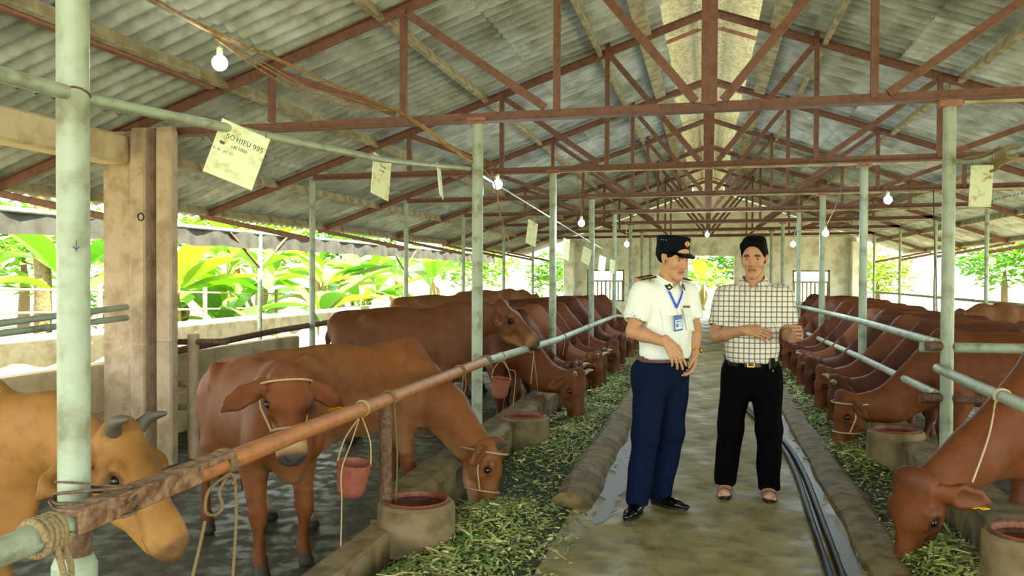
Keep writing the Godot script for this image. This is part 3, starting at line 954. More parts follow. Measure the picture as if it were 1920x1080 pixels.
func feed(side: String, prof: Array, xc: float, w: float, s: float) -> void:
	var amount := func(z: float) -> float:
		for i in prof.size() - 1:
			if z <= prof[i][0] and z >= prof[i + 1][0]:
				return lerpf(prof[i][1], prof[i + 1][1], (z - prof[i][0]) / (prof[i + 1][0] - prof[i][0]))
		return 0.0
	var hgt := func(x: float, z: float) -> float:
		var u := (x - xc) / w
		return amount.call(z) * maxf(0.0, 1.0 - u * u) * (0.085 + 0.035 * noise2(x, z)) - 0.012
	var t := thing("chopped_feed", "pile of chopped green grass feed along the %s trough" % side, "feed")
	t.set_meta("kind", "stuff")
	var st := begin()
	var nz := 90
	var nx := 12
	for i in nz:
		for j in nx:
			var q: Array = []
			for e in [[0, 0], [0, 1], [1, 1], [1, 0]]:
				var z: float = -2.2 - 18.0 * pow((i + e[0]) / float(nz), 1.5)
				var x: float = xc - w * 1.05 + 2.1 * w * (j + e[1]) / nx
				q.append(Vector3(x, hgt.call(x, z), z))
			quad(st, q[0], q[1], q[2], q[3])
	part("mound", done(st), M.mound, t)
	var blade := begin()
	for v in [[0.0, 0.02, 0.5, 0.10], [0.5, 0.10, 1.0, 0.0]]:
		quad(blade, Vector3(v[0] - 0.5, v[1], 0.5), Vector3(v[2] - 0.5, v[3], 0.5 if v[2] < 1.0 else 0.15), Vector3(v[2] - 0.5, v[3], -0.5 if v[2] < 1.0 else -0.15), Vector3(v[0] - 0.5, v[1], -0.5))
	var mm := MultiMesh.new()
	mm.transform_format = MultiMesh.TRANSFORM_3D
	mm.use_colors = true
	mm.mesh = done(blade)
	var r := RandomNumberGenerator.new()
	r.seed = 90 + int(s)
	var xf: Array = []
	var tries := 0
	while xf.size() < 26000 and tries < 140000:
		tries += 1
		var z := -2.2 - 17.0 * pow(r.randf(), 1.9)
		var am: float = amount.call(z)
		var u := r.randfn() * 0.55
		var x := xc + w * u
		if (x - xc) * s > w * 1.02 or (x - xc) * s < -w * 1.5 or r.randf() > am + 0.04:
			continue
		var l := r.randf_range(0.018, 0.05) if r.randf() < 0.95 else r.randf_range(0.08, 0.2)
		var b := Basis.from_euler(Vector3(r.randf_range(-0.7, 0.7), r.randf() * TAU, r.randf_range(-0.45, 0.45)))
		b = b.scaled_local(Vector3(l, l, r.randf_range(0.006, 0.016)))
		xf.append(Transform3D(b, Vector3(x, maxf(hgt.call(x, z), 0.0) + r.randf_range(0.003, 0.022), z)))
	mm.instance_count = xf.size()
	for i in xf.size():
		mm.set_instance_transform(i, xf[i])
		var k := r.randf()
		var cc := Color(0.085, 0.145, 0.025).lerp(Color(0.32, 0.335, 0.085), k)
		if r.randf() < 0.2:
			cc = Color(0.50, 0.45, 0.18).lerp(Color(0.60, 0.56, 0.30), r.randf())
		if r.randf() < 0.12:
			cc = Color(0.05, 0.14, 0.02)
		mm.set_instance_color(i, cc)
	var mi := MultiMeshInstance3D.new()
	mi.multimesh = mm
	mi.material_override = M.grass
	mi.name = "cut_blades"
	mi.set_meta("kind", "stuff")
	t.add_child(mi, true)

# a thin film of water with a wandering outline
func puddle(label: String, c: Vector3, along_z: float, w: float, sd: int) -> void:
	var st := begin()
	var n := 130
	var L: Array = []
	for i in n + 1:
		var t := float(i) / n
		var z := c.z - along_z * t
		var f := pow(sin(PI * clampf(t, 0.001, 0.999)), 0.45)
		var o := 0.35 * w * sin(z * 2.1 + sd) * 0.5
		L.append([Vector3(c.x + o - f * w * (0.5 + 0.2 * sin(z * 6.3 + sd) + 0.10 * sin(z * 23.0) + 0.08 * sin(z * 41.0 + sd)), c.y, z), Vector3(c.x + o + f * w * (0.5 + 0.2 * sin(z * 5.1 + sd * 2.0) + 0.10 * cos(z * 27.0) + 0.08 * cos(z * 47.0 - sd)), c.y, z)])
	for i in n:
		quad(st, L[i][0], L[i][1], L[i + 1][1], L[i + 1][0])
	var o := part("puddle", done(st), M.puddle, self)
	tag(o, label, "puddle")
	o.set_meta("kind", "stuff")

func puddles() -> void:
	puddle("wet film along the left kerb beside the man in uniform", Vector3(-0.63, 0.003, -5.0), 4.2, 0.20, 1)
	puddle("wet film between the hoses and the right kerb", Vector3(0.70, 0.003, -3.6), 6.5, 0.13, 4)
	puddle("shallow water in the bare gap of the left feed strip", Vector3(-1.15, -0.012, -5.35), 1.1, 0.34, 2)
	puddle("shallow water in the bare gap of the right feed strip", Vector3(1.15, -0.012, -5.3), 1.2, 0.26, 6)

# ------------------------------------------------------------------ bodies: tapered capsules joined smoothly, meshed by surface nets
# a bone: [a, b, radius at a, radius at b, blend, squash, carve]
func bone(L: Array, a: Vector3, b: Vector3, ra: float, rb: float, k := 0.05, s := Vector3.ONE, carve := false) -> void:
	L.append([a, b, ra, rb, k, s, carve])

func net(bones: Array, cell: float) -> Dictionary:
	var lo := Vector3(1e9, 1e9, 1e9)
	var hi := -lo
	for b in bones:
		if b[6]:
			continue
		var e: Vector3 = b[5] * (maxf(b[2], b[3]) + cell * 2.5)
		var pa: Vector3 = b[0]
		var pb: Vector3 = b[1]
		lo = lo.min(pa - e).min(pb - e)
		hi = hi.max(pa + e).max(pb + e)
	var nx := int(ceil((hi.x - lo.x) / cell)) + 2
	var ny := int(ceil((hi.y - lo.y) / cell)) + 2
	var nz := int(ceil((hi.z - lo.z) / cell)) + 2
	var f := PackedFloat32Array()
	f.resize(nx * ny * nz)
	f.fill(0.4)
	for b in bones:
		var pa: Vector3 = b[0]
		var pb: Vector3 = b[1]
		var ra: float = b[2]
		var dr: float = b[3] - ra
		var k: float = b[4]
		var s: Vector3 = b[5]
		var carve: bool = b[6]
		var e := s * (maxf(ra, b[3]) + k + cell * 2.0)
		var l3 := pa.min(pb) - e
		var h3 := pa.max(pb) + e
		var x0 := clampi(int((l3.x - lo.x) / cell), 0, nx - 1)
		var x1 := clampi(int((h3.x - lo.x) / cell) + 1, 0, nx - 1)
		var y0 := clampi(int((l3.y - lo.y) / cell), 0, ny - 1)
		var y1 := clampi(int((h3.y - lo.y) / cell) + 1, 0, ny - 1)
		var z0 := clampi(int((l3.z - lo.z) / cell), 0, nz - 1)
		var z1 := clampi(int((h3.z - lo.z) / cell) + 1, 0, nz - 1)
		var inv := Vector3.ONE / s
		var qa := pa * inv
		var ba := pb * inv - qa
		var ib := 1.0 / maxf(ba.length_squared(), 1e-9)
		var kk := 0.25 / k
		for z in range(z0, z1 + 1):
			for y in range(y0, y1 + 1):
				var row := nx * (y + ny * z)
				var q := Vector3(lo.x, lo.y + y * cell, lo.z + z * cell) * inv - qa
				var qx := q.x
				for x in range(x0, x1 + 1):
					q.x = qx + x * cell * inv.x
					var t := clampf(q.dot(ba) * ib, 0.0, 1.0)
					var d := (q - ba * t).length() - ra - dr * t
					var o := f[row + x]
					if carve:
						d = -d
						var w := k - absf(o - d)
						f[row + x] = maxf(o, d) + (w * w * kk if w > 0.0 else 0.0)
					else:
						var w := k - absf(o - d)
						f[row + x] = minf(o, d) - (w * w * kk if w > 0.0 else 0.0)
	# one vertex in every cell the surface crosses
	var at := PackedInt32Array()
	at.resize(nx * ny * nz)
	at.fill(-1)
	var V := PackedVector3Array()
	var N := PackedVector3Array()
	var I := PackedInt32Array()
	var sy := nx
	var sz := nx * ny
	var far := cell * 4.0
	for z in nz - 1:
		for y in ny - 1:
			var row := y * sy + z * sz
			for x in nx - 1:
				var i := row + x
				var a := f[i]
				if a > far or a < -far:
					continue
				var b := f[i + 1]
				var c := f[i + sy]
				var d := f[i + sy + 1]
				var e := f[i + sz]
				var g1 := f[i + sz + 1]
				var h := f[i + sz + sy]
				var j := f[i + sz + sy + 1]
				var n := int(a < 0.0) + int(b < 0.0) + int(c < 0.0) + int(d < 0.0) + int(e < 0.0) + int(g1 < 0.0) + int(h < 0.0) + int(j < 0.0)
				if n == 0 or n == 8:
					continue
				var p := Vector3.ZERO
				var m := 0
				if (a < 0.0) != (b < 0.0):
					p += Vector3(a / (a - b), 0, 0); m += 1
				if (c < 0.0) != (d < 0.0):
					p += Vector3(c / (c - d), 1, 0); m += 1
				if (e < 0.0) != (g1 < 0.0):
					p += Vector3(e / (e - g1), 0, 1); m += 1
				if (h < 0.0) != (j < 0.0):
					p += Vector3(h / (h - j), 1, 1); m += 1
				if (a < 0.0) != (c < 0.0):
					p += Vector3(0, a / (a - c), 0); m += 1
				if (b < 0.0) != (d < 0.0):
					p += Vector3(1, b / (b - d), 0); m += 1
				if (e < 0.0) != (h < 0.0):
					p += Vector3(0, e / (e - h), 1); m += 1
				if (g1 < 0.0) != (j < 0.0):
					p += Vector3(1, g1 / (g1 - j), 1); m += 1
				if (a < 0.0) != (e < 0.0):
					p += Vector3(0, 0, a / (a - e)); m += 1
				if (b < 0.0) != (g1 < 0.0):
					p += Vector3(1, 0, b / (b - g1)); m += 1
				if (c < 0.0) != (h < 0.0):
					p += Vector3(0, 1, c / (c - h)); m += 1
				if (d < 0.0) != (j < 0.0):
					p += Vector3(1, 1, d / (d - j)); m += 1
				p /= m
				at[i] = V.size()
				V.append(lo + (Vector3(x, y, z) + p) * cell)
				N.append(Vector3(b + d + g1 + j - a - c - e - h, c + d + h + j - a - b - e - g1, e + g1 + h + j - a - b - c - d).normalized())
	for z in range(1, nz - 1):
		for y in range(1, ny - 1):
			var row := y * sy + z * sz
			for x in range(1, nx - 1):
				var i := row + x
				var a := f[i]
				if a > far or a < -far:
					continue
				var ins := a < 0.0
				for ax in 3:
					var st1: int = [1, sy, sz][ax]
					if (f[i + st1] < 0.0) == ins:
						continue
					var u: int = [sy, sz, 1][ax]
					var v: int = [sz, 1, sy][ax]
					var q0 := at[i - u - v]
					var q1 := at[i - v]
					var q2 := at[i]
					var q3 := at[i - u]
					if q0 < 0 or q1 < 0 or q2 < 0 or q3 < 0:
						continue
					if ins:
						I.append_array([q0, q2, q1, q0, q3, q2])
					else:
						I.append_array([q0, q1, q2, q0, q2, q3])
	return {"v": V, "n": N, "i": I}

func smooth(d: Dictionary, rounds: int) -> void:
	var V: PackedVector3Array = d.v
	var I: PackedInt32Array = d.i
	for r in rounds:
		var S := PackedVector3Array()
		S.resize(V.size())
		var C := PackedInt32Array()
		C.resize(V.size())
		for k in range(0, I.size(), 3):
			var a := I[k]
			var b := I[k + 1]
			var c := I[k + 2]
			S[a] += V[b] + V[c]
			S[b] += V[a] + V[c]
			S[c] += V[a] + V[b]
			C[a] += 2
			C[b] += 2
			C[c] += 2
		for k in V.size():
			if C[k] > 0:
				V[k] = V[k].lerp(S[k] / C[k], 0.5)
	d.v = V

# put several nets, each moved by its own transform and coloured by its own rule, into one surface
func merge(parts: Array) -> Array:
	var V := PackedVector3Array()
	var N := PackedVector3Array()
	var C := PackedColorArray()
	var I := PackedInt32Array()
	for p in parts:
		var d: Dictionary = p[0]
		var x: Transform3D = p[1]
		var paint: Callable = p[2]
		var base := V.size()
		var dv: PackedVector3Array = d.v
		var dn: PackedVector3Array = d.n
		for k in dv.size():
			V.append(x * dv[k])
			N.append((x.basis * dn[k]).normalized())
			C.append(paint.call(dv[k], dn[k]))
		for k in d.i:
			I.append(k + base)
	var A := []
	A.resize(Mesh.ARRAY_MAX)
	A[Mesh.ARRAY_VERTEX] = V
	A[Mesh.ARRAY_NORMAL] = N
	A[Mesh.ARRAY_COLOR] = C
	A[Mesh.ARRAY_INDEX] = I
	return A

func surface(A: Array) -> ArrayMesh:
	var m := ArrayMesh.new()
	m.add_surface_from_arrays(Mesh.PRIMITIVE_TRIANGLES, A)
	return m

# ------------------------------------------------------------------ cattle
# local axes: +x the way the animal looks, y up, z to its right; withers about 1.1 m
func cow_body(P: Dictionary) -> Array:
	var L: Array = []
	var poll: Vector3 = P.poll
	var D: Vector3 = P.dir.normalized()
	var N: Vector3 = (P.up - D * D.dot(P.up)).normalized()
	var mid: Vector3 = P.mid
	var hump: float = P.get("hump", 0.085)
	var V := func(x: float, y: float, z: float) -> Vector3: return Vector3(x, y, z)
	bone(L, V.call(0.20, 0.78, 0), V.call(-0.22, 0.78, 0), 0.235, 0.265, 0.06, Vector3(1, 1, 0.80))
	bone(L, V.call(0.08, 0.70, 0), V.call(-0.26, 0.70, 0), 0.20, 0.215, 0.06, Vector3(1, 1, 0.92))
	bone(L, V.call(0.32, 0.78, 0), V.call(0.38, 0.64, 0), 0.20, 0.15, 0.06, Vector3(1, 1, 0.72))
	bone(L, V.call(-0.22, 0.86, 0), V.call(-0.54, 0.87, 0), 0.20, 0.155, 0.06, Vector3(1, 1, 0.95))
	bone(L, V.call(-0.62, 0.99, 0), V.call(-0.1, 0.995, 0), 0.045, 0.05, 0.09, Vector3(1, 1, 0.9))
	bone(L, V.call(-0.1, 0.995, 0), V.call(0.24, 1.01, 0), 0.05, 0.06, 0.09)
	bone(L, V.call(0.19, 1.0, 0), V.call(0.31, 1.0 + hump * 0.3, 0), 0.07, hump, 0.07, Vector3(1, 1, 0.62))
	for s in [-1, 1]:
		bone(L, V.call(-0.38, 1.0, s * 0.15), V.call(-0.30, 0.93, s * 0.165), 0.036, 0.05, 0.07)
		bone(L, V.call(-0.66, 0.945, s * 0.065), V.call(-0.60, 0.90, s * 0.09), 0.045, 0.06, 0.06)
		bone(L, V.call(0.27, 0.95, s * 0.085), V.call(0.33, 0.68, s * 0.135), 0.075, 0.105, 0.06, Vector3(1, 1, 0.62))
		# legs
		var F: Vector2 = P.get("ff", [Vector2(0, 0), Vector2(0, 0)])[(s + 1) / 2]
		var foot := Vector3(0.29 + F.x, 0, s * 0.13 + F.y)
		var el := V.call(0.22, 0.55, s * 0.13) as Vector3
		var kn := el.lerp(foot, 0.46) + Vector3(0.02, 0.01, 0)
		var fe := Vector3(foot.x - 0.02, 0.10, foot.z)
		var ho := Vector3(foot.x + 0.018, 0.028, foot.z)
		bone(L, V.call(0.30, 0.70, s * 0.125), el, 0.11, 0.085, 0.05, Vector3(1, 1, 0.72))
		bone(L, el, kn, 0.074, 0.042, 0.04)
		bone(L, kn + Vector3(0.004, 0.012, 0), kn + Vector3(0.004, -0.02, 0), 0.046, 0.041, 0.03)
		bone(L, kn, fe, 0.034, 0.028, 0.03)
		bone(L, fe, fe + Vector3(-0.01, 0.01, 0), 0.036, 0.028, 0.025)
		bone(L, fe, ho, 0.032, 0.043, 0.02)
		bone(L, ho + Vector3(-0.02, -0.004, 0.014), ho + Vector3(0.03, -0.006, 0.014), 0.028, 0.022, 0.012)
		bone(L, ho + Vector3(-0.02, -0.004, -0.014), ho + Vector3(0.03, -0.006, -0.014), 0.028, 0.022, 0.012)
		F = P.get("hf", [Vector2(0, 0), Vector2(0, 0)])[(s + 1) / 2]
		foot = Vector3(-0.52 + F.x, 0, s * 0.13 + F.y)
		var sf := V.call(-0.35 + F.x * 0.3, 0.56, s * 0.15) as Vector3
		var hk := Vector3(foot.x - 0.075, 0.42, foot.z * 0.9 + s * 0.01)
		fe = Vector3(foot.x - 0.02, 0.10, foot.z)
		ho = Vector3(foot.x + 0.015, 0.028, foot.z)
		bone(L, V.call(-0.47, 0.80, s * 0.11), sf, 0.175, 0.105, 0.06, Vector3(1, 1, 0.66))
		bone(L, V.call(-0.55, 0.72, s * 0.11), sf.lerp(hk, 0.45), 0.12, 0.07, 0.05, Vector3(1, 1, 0.7))
		bone(L, sf, hk, 0.085, 0.043, 0.04)
		bone(L, hk + Vector3(-0.012, 0.025, 0), hk + Vector3(0, -0.02, 0), 0.036, 0.040, 0.025)
		bone(L, hk, fe, 0.036, 0.029, 0.03)
		bone(L, fe, fe + Vector3(-0.01, 0.01, 0), 0.037, 0.029, 0.025)
		bone(L, fe, ho, 0.033, 0.043, 0.02)
		bone(L, ho + Vector3(-0.02, -0.004, 0.014), ho + Vector3(0.03, -0.006, 0.014), 0.028, 0.022, 0.012)
		bone(L, ho + Vector3(-0.02, -0.004, -0.014), ho + Vector3(0.03, -0.006, -0.014), 0.028, 0.022, 0.012)
	# neck and dewlap
	var nk := poll + D * 0.06 - N * 0.095
	bone(L, V.call(0.30, 0.90, 0), mid, 0.165, 0.135, 0.07, Vector3(1, 1, 0.66))
	bone(L, mid, nk, 0.132, 0.098, 0.05, Vector3(1, 1, 0.78))
	bone(L, V.call(0.38, 0.72, 0), mid - N * 0.03 - D * 0.02, 0.135, 0.10, 0.06, Vector3(1, 1, 0.7))
	var th := nk + D * 0.05 - N * 0.06
	var dl := mid - N * 0.10 - D * 0.02
	dl.y = minf(dl.y, mid.y - 0.04)
	bone(L, th, dl, 0.045, 0.075, 0.05, Vector3(1, 1, 0.45))
	bone(L, dl, V.call(0.42, 0.58, 0), 0.075, 0.10, 0.06, Vector3(1, 1, 0.40))
	bone(L, V.call(0.42, 0.60, 0), V.call(0.30, 0.53, 0), 0.095, 0.06, 0.05, Vector3(1, 1, 0.6))
	bone(L, V.call(-0.18, 0.505, 0), V.call(-0.30, 0.53, 0), 0.045, 0.055, 0.05)
	# tail
	bone(L, V.call(-0.63, 0.98, 0), V.call(-0.715, 0.84, 0), 0.04, 0.026, 0.03)
	bone(L, V.call(-0.715, 0.84, 0), V.call(-0.72, 0.42, 0.02), 0.024, 0.018, 0.02)
	bone(L, V.call(-0.72, 0.42, 0.02), V.call(-0.715, 0.24, 0.02), 0.032, 0.014, 0.02)
	return L

# the head: x from poll to muzzle, y out of the forehead, z sideways
func cow_head(P: Dictionary) -> Array:
	var L: Array = []
	bone(L, Vector3(0.03, -0.085, 0), Vector3(0.14, -0.08, 0), 0.094, 0.086, 0.03, Vector3(1, 1, 0.95))
	bone(L, Vector3(0.01, -0.018, 0), Vector3(0.15, -0.03, 0), 0.055, 0.045, 0.03, Vector3(1, 0.7, 1.35))
	bone(L, Vector3(0.14, -0.062, 0), Vector3(0.35, -0.075, 0), 0.07, 0.05, 0.03, Vector3(1, 1, 0.80))
	bone(L, Vector3(0.34, -0.086, 0), Vector3(0.395, -0.092, 0), 0.056, 0.058, 0.03, Vector3(1, 0.95, 1.08))
	bone(L, Vector3(0.38, -0.12, 0), Vector3(0.415, -0.11, 0), 0.044, 0.042, 0.02, Vector3(1, 0.8, 1.15))
	bone(L, Vector3(0.03, -0.15, 0), Vector3(0.20, -0.165, 0), 0.062, 0.05, 0.03, Vector3(1, 1, 0.8))
	bone(L, Vector3(0.20, -0.16, 0), Vector3(0.36, -0.148, 0), 0.042, 0.032, 0.03, Vector3(1, 1, 0.9))
	bone(L, Vector3(-0.02, -0.01, 0), Vector3(0.0, -0.02, 0), 0.048, 0.05, 0.03, Vector3(1, 1, 1.35))
	for s in [-1, 1]:
		bone(L, Vector3(0.06, -0.125, s * 0.048), Vector3(0.16, -0.125, s * 0.046), 0.05, 0.042, 0.03, Vector3(1, 1, 0.7))
		bone(L, Vector3(0.105, -0.040, s * 0.078), Vector3(0.16, -0.052, s * 0.070), 0.024, 0.018, 0.02)
		bone(L, Vector3(0.11, -0.088, s * 0.078), Vector3(0.17, -0.090, s * 0.068), 0.018, 0.014, 0.02)
		var ed: Vector3 = P.get("ear", Vector3(0.07, -0.07, 0.19))
		var fl: Vector3 = P.get("earflat", Vector3(1, 0.4, 1))
		var e0 := Vector3(0.012, -0.075, s * 0.085)
		var e1 := e0 + Vector3(ed.x * 0.42, ed.y * 0.42, s * ed.z * 0.42)
		var e2 := e0 + Vector3(ed.x * 0.72, ed.y * 0.72, s * ed.z * 0.72)
		var e3 := e0 + Vector3(ed.x, ed.y, s * ed.z)
		var inn: Vector3 = P.get("earin", Vector3(0.004, 0.022, 0))
		inn.z *= s
		bone(L, e0, e1, 0.03, 0.050, 0.02, fl)
		bone(L, e1, e2, 0.052, 0.046, 0.02, fl)
		bone(L, e2, e3, 0.045, 0.014, 0.015, fl)
		bone(L, e0.lerp(e1, 0.7) + inn, e2 + inn, 0.030, 0.026, 0.012, fl, true)
		bone(L, Vector3(0.445, -0.078, s * 0.034), Vector3(0.43, -0.07, s * 0.045), 0.011, 0.008, 0.012, Vector3.ONE, true)
		bone(L, Vector3(0.136, -0.064, s * 0.094), Vector3(0.142, -0.064, s * 0.094), 0.016, 0.016, 0.012, Vector3.ONE, true)
	return L

func cow_arrays(P: Dictionary) -> Array:
	var D: Vector3 = P.dir.normalized()
	var N: Vector3 = (P.up - D * D.dot(P.up)).normalized()
	var hx := Transform3D(Basis(D, N, D.cross(N)) * Basis.from_scale(P.get("hs", Vector3(0.95, 1.06, 1.12))), P.poll)
	var b := net(cow_body(P), P.get("cell", 0.022))
	smooth(b, 1)
	var h := net(cow_head(P), P.get("hcell", 0.010))
	smooth(h, 1)
	var c: Color = P.coat
	var dark: Color = Color(c.r * 0.5, c.g * 0.42, c.b * 0.4)
	var pale: Color = P.get("pale", Color(c.r * 1.5, c.g * 1.7, c.b * 1.8))
	var hind_pale: float = P.get("socks", 0.0)
	var body_paint := func(v: Vector3, n: Vector3) -> Color:
		var k := c
		k = k.lerp(pale, 0.55 * clampf((0.62 - v.y) * 5.0, 0, 1) * clampf(-n.y + 0.1, 0, 1) if v.y > 0.4 else 0.0)
		k = k.lerp(dark, P.get("saddle", 0.25) * clampf((v.y - 0.9) * 6.0, 0, 1) * clampf(1.0 - absf(v.x - 0.25) * 2.2, 0, 1))
		if v.y < 0.46:
			k = k.lerp(pale if v.x < -0.2 and hind_pale > 0.0 else dark, (hind_pale if v.x < -0.2 and hind_pale > 0.0 else 0.35) * clampf((0.46 - v.y) * 6.0, 0, 1))
		if v.y < 0.058:
			k = Color(0.045, 0.04, 0.035)
		elif v.y < 0.075:
			k = k.lerp(Color(0.045, 0.04, 0.035), 0.6)
		if v.x < -0.69 and v.y < 0.44:
			k = Color(0.03, 0.02, 0.015)
		return k
	var face_paint := func(v: Vector3, n: Vector3) -> Color:
		var k := c
		if absf(v.z) > 0.10:
			k = k.lerp(dark, 0.12 + 0.25 * clampf((absf(v.z) - 0.2) * 10.0, 0, 1))
		k = k.lerp(pale, P.get("ring", 0.35) * clampf(1.0 - absf(v.x - 0.365) * 20.0, 0, 1))
		k = k.lerp(pale, P.get("ring", 0.35) * clampf((-0.135 - v.y) * 20.0, 0, 1) * clampf(v.x * 6.0 - 0.6, 0, 1))
		var e := Vector2(v.x - 0.14, v.y + 0.064).length()
		if absf(v.z) > 0.06 and absf(v.z) < 0.11 and e < 0.034:
			k = k.lerp(dark * 0.5, 0.7)
		if v.x > 0.405 and v.y > -0.132:
			k = k.lerp(P.get("nose", Color(0.05, 0.045, 0.045)), clampf((v.x - 0.405) * 60.0, 0, 1))
		if v.x > 0.33 and absf(v.y + 0.139) < 0.0045:
			k = k.lerp(dark, 0.7)
		if v.x < 0.02 and v.y > -0.02 and absf(v.z) < 0.08:
			k = k.lerp(dark, 0.45)
		return k
	return merge([[b, Transform3D.IDENTITY, body_paint], [h, hx, face_paint]])

func horn(st: SurfaceTool, pts: Array, r0: float) -> void:
	var c := curve_points(pts, 5)
	var r: Array = []
	for i in c.size():
		r.append(r0 * (1.0 - 0.78 * pow(i / float(c.size() - 1), 1.4)))
	tube(st, c, r, 10)

func build_cattle() -> void:
	var graze := {"poll": Vector3(1.07, 0.55, 0), "mid": Vector3(0.71, 0.50, 0), "dir": Vector3(0.22, -0.97, 0), "up": Vector3(0.95, 0.3, 0)}
	var kinds: Array = [
		# the tan cow behind the foreground post
		{"poll": Vector3(0.93, 0.945, 0.02), "mid": Vector3(0.62, 0.93, 0), "dir": Vector3(0.66, -0.72, 0.06), "up": Vector3(0.72, 0.66, 0), "coat": Color(0.30, 0.145, 0.038), "ring": 0.5, "hs": Vector3(1.0, 1.09, 1.12), "nose": Color(0.16, 0.085, 0.035), "hump": 0.11, "hcell": 0.008, "saddle": 0.3},
		# the young one facing the camera
		{"poll": Vector3(0.56, 1.05, 0.06), "mid": Vector3(0.44, 0.93, 0.02), "dir": Vector3(0.42, -0.86, 0.05), "up": Vector3(0.86, 0.42, 0.0), "coat": Color(0.17, 0.050, 0.011), "ring": 0.9, "ear": Vector3(0.13, -0.05, 0.16), "earin": Vector3(0.0, 0.024, 0.0), "hs": Vector3(0.93, 1.06, 1.22), "hump": 0.06, "hcell": 0.008, "pale": Color(0.50, 0.36, 0.20), "ff": [Vector2(-0.03, 0.0), Vector2(0.04, 0.0)], "hf": [Vector2(0.06, 0), Vector2(-0.08, 0)]},
		# the one eating just behind it
		{"poll": Vector3(0.70, 0.46, 0.54), "mid": Vector3(0.50, 0.66, 0.22), "dir": Vector3(-0.05, -0.96, 0.16), "up": Vector3(0.85, 0.0, 0.50), "coat": Color(0.20, 0.072, 0.02), "ring": 0.45, "socks": 0.9, "pale": Color(0.62, 0.48, 0.30), "hf": [Vector2(-0.02, 0), Vector2(0.16, 0.02)]},
		# dark brown, head up
		{"poll": Vector3(0.70, 1.10, 0.0), "mid": Vector3(0.50, 1.0, 0.0), "dir": Vector3(0.80, -0.60, 0.06), "up": Vector3(0.6, 0.8, 0), "coat": Color(0.125, 0.042, 0.013), "ring": 0.5, "hump": 0.10, "pale": Color(0.42, 0.25, 0.11)},
		# big one eating on the right
		{"poll": Vector3(1.04, 0.50, 0.10), "mid": Vector3(0.70, 0.60, 0.05), "dir": Vector3(0.10, -0.97, 0.12), "up": Vector3(0.97, 0.1, -0.12), "coat": Color(0.130, 0.038, 0.011), "ring": 0.2, "ear": Vector3(0.02, -0.20, 0.08), "hs": Vector3(1.08, 1.14, 1.15), "earflat": Vector3(1, 1, 0.4), "earin": Vector3(0, 0, 0.024), "hump": 0.10, "hcell": 0.008},
		# eating, plain
		graze.merged({"coat": Color(0.140, 0.042, 0.012), "ring": 0.3, "cell": 0.026, "hcell": 0.012}),
		graze.merged({"poll": Vector3(1.05, 0.55, 0.12), "mid": Vector3(0.70, 0.485, 0.05), "dir": Vector3(0.18, -0.96, 0.12), "coat": Color(0.088, 0.026, 0.0085), "ring": 0.2, "cell": 0.026, "hcell": 0.012, "ff": [Vector2(0.1, 0), Vector2(-0.06, 0)], "hf": [Vector2(-0.1, 0), Vector2(0.06, 0)]}, true),
		{"poll": Vector3(0.80, 0.98, 0.05), "mid": Vector3(0.54, 0.95, 0.02), "dir": Vector3(0.78, -0.62, 0.1), "up": Vector3(0.6, 0.8, 0), "coat": Color(0.155, 0.060, 0.018), "ring": 0.4, "cell": 0.026, "hcell": 0.012},
	]
	var out: Array = []
	out.resize(kinds.size())
	var lock := Mutex.new()
	var job := func(i: int) -> void:
		var a := cow_arrays(kinds[i])
		lock.lock()
		out[i] = a
		lock.unlock()
	var id := WorkerThreadPool.add_group_task(job, kinds.size())
	WorkerThreadPool.wait_for_group_task_completion(id)
	var protos: Array = []
	for i in kinds.size():
		protos.append(surface(out[i]))
	var put := func(kind: int, at: Vector3, heading: Vector2, size: float, label: String, group: String, horns: String) -> Node3D:
		var t := thing("cow", label, "cow", at, atan2(-heading.y, heading.x), group)
		t.scale = Vector3.ONE * size
		part("body", protos[kind], M.coat, t)
		var P: Dictionary = kinds[kind]
		var D: Vector3 = P.dir.normalized()
		var N: Vector3 = (P.up - D * D.dot(P.up)).normalized()
		var hx := Transform3D(Basis(D, N, D.cross(N)) * Basis.from_scale(P.get("hs", Vector3(0.95, 1.06, 1.12))), P.poll)
		for s in [-1, 1]:
			var st := begin()
			var prof: Array = []
			for k in 9:
				var a := PI * k / 8.0
				prof.append(Vector2(sin(a) * 0.021, -cos(a) * 0.021))
			lathe(st, prof, 14, hx * Vector3(0.139, -0.064, s * 0.079))
			part("eye", done(st), M.eye, t)
			if horns == "none":
				continue
			st = begin()
			var q: Array = [[0.0, 0.0, 0.06], [-0.02, 0.03, 0.10], [-0.015, 0.06, 0.125]]
			if horns == "stub":
				q = [[0.0, 0.0, 0.05], [-0.01, 0.045, 0.075], [0.02, 0.10, 0.085]]
			elif horns == "long":
				q = [[-0.01, 0.0, 0.05], [-0.04, 0.02, 0.12], [-0.02, 0.08, 0.15], [0.01, 0.12, 0.14]]
			var pts: Array = []
			for e in q:
				pts.append(hx * Vector3(e[0], e[1], e[2] * s))
			horn(st, pts, 0.030 if horns == "stub" else 0.022)
			part("horn", done(st), M.horn_pale if horns == "pale" else M.horn, t)
		return t
	var head_of := func(kind: int) -> Transform3D:
		var P: Dictionary = kinds[kind]
		var D: Vector3 = P.dir.normalized()
		var N: Vector3 = (P.up - D * D.dot(P.up)).normalized()
		return Transform3D(Basis(D, N, D.cross(N)) * Basis.from_scale(P.get("hs", Vector3(0.95, 1.06, 1.12))), P.poll)
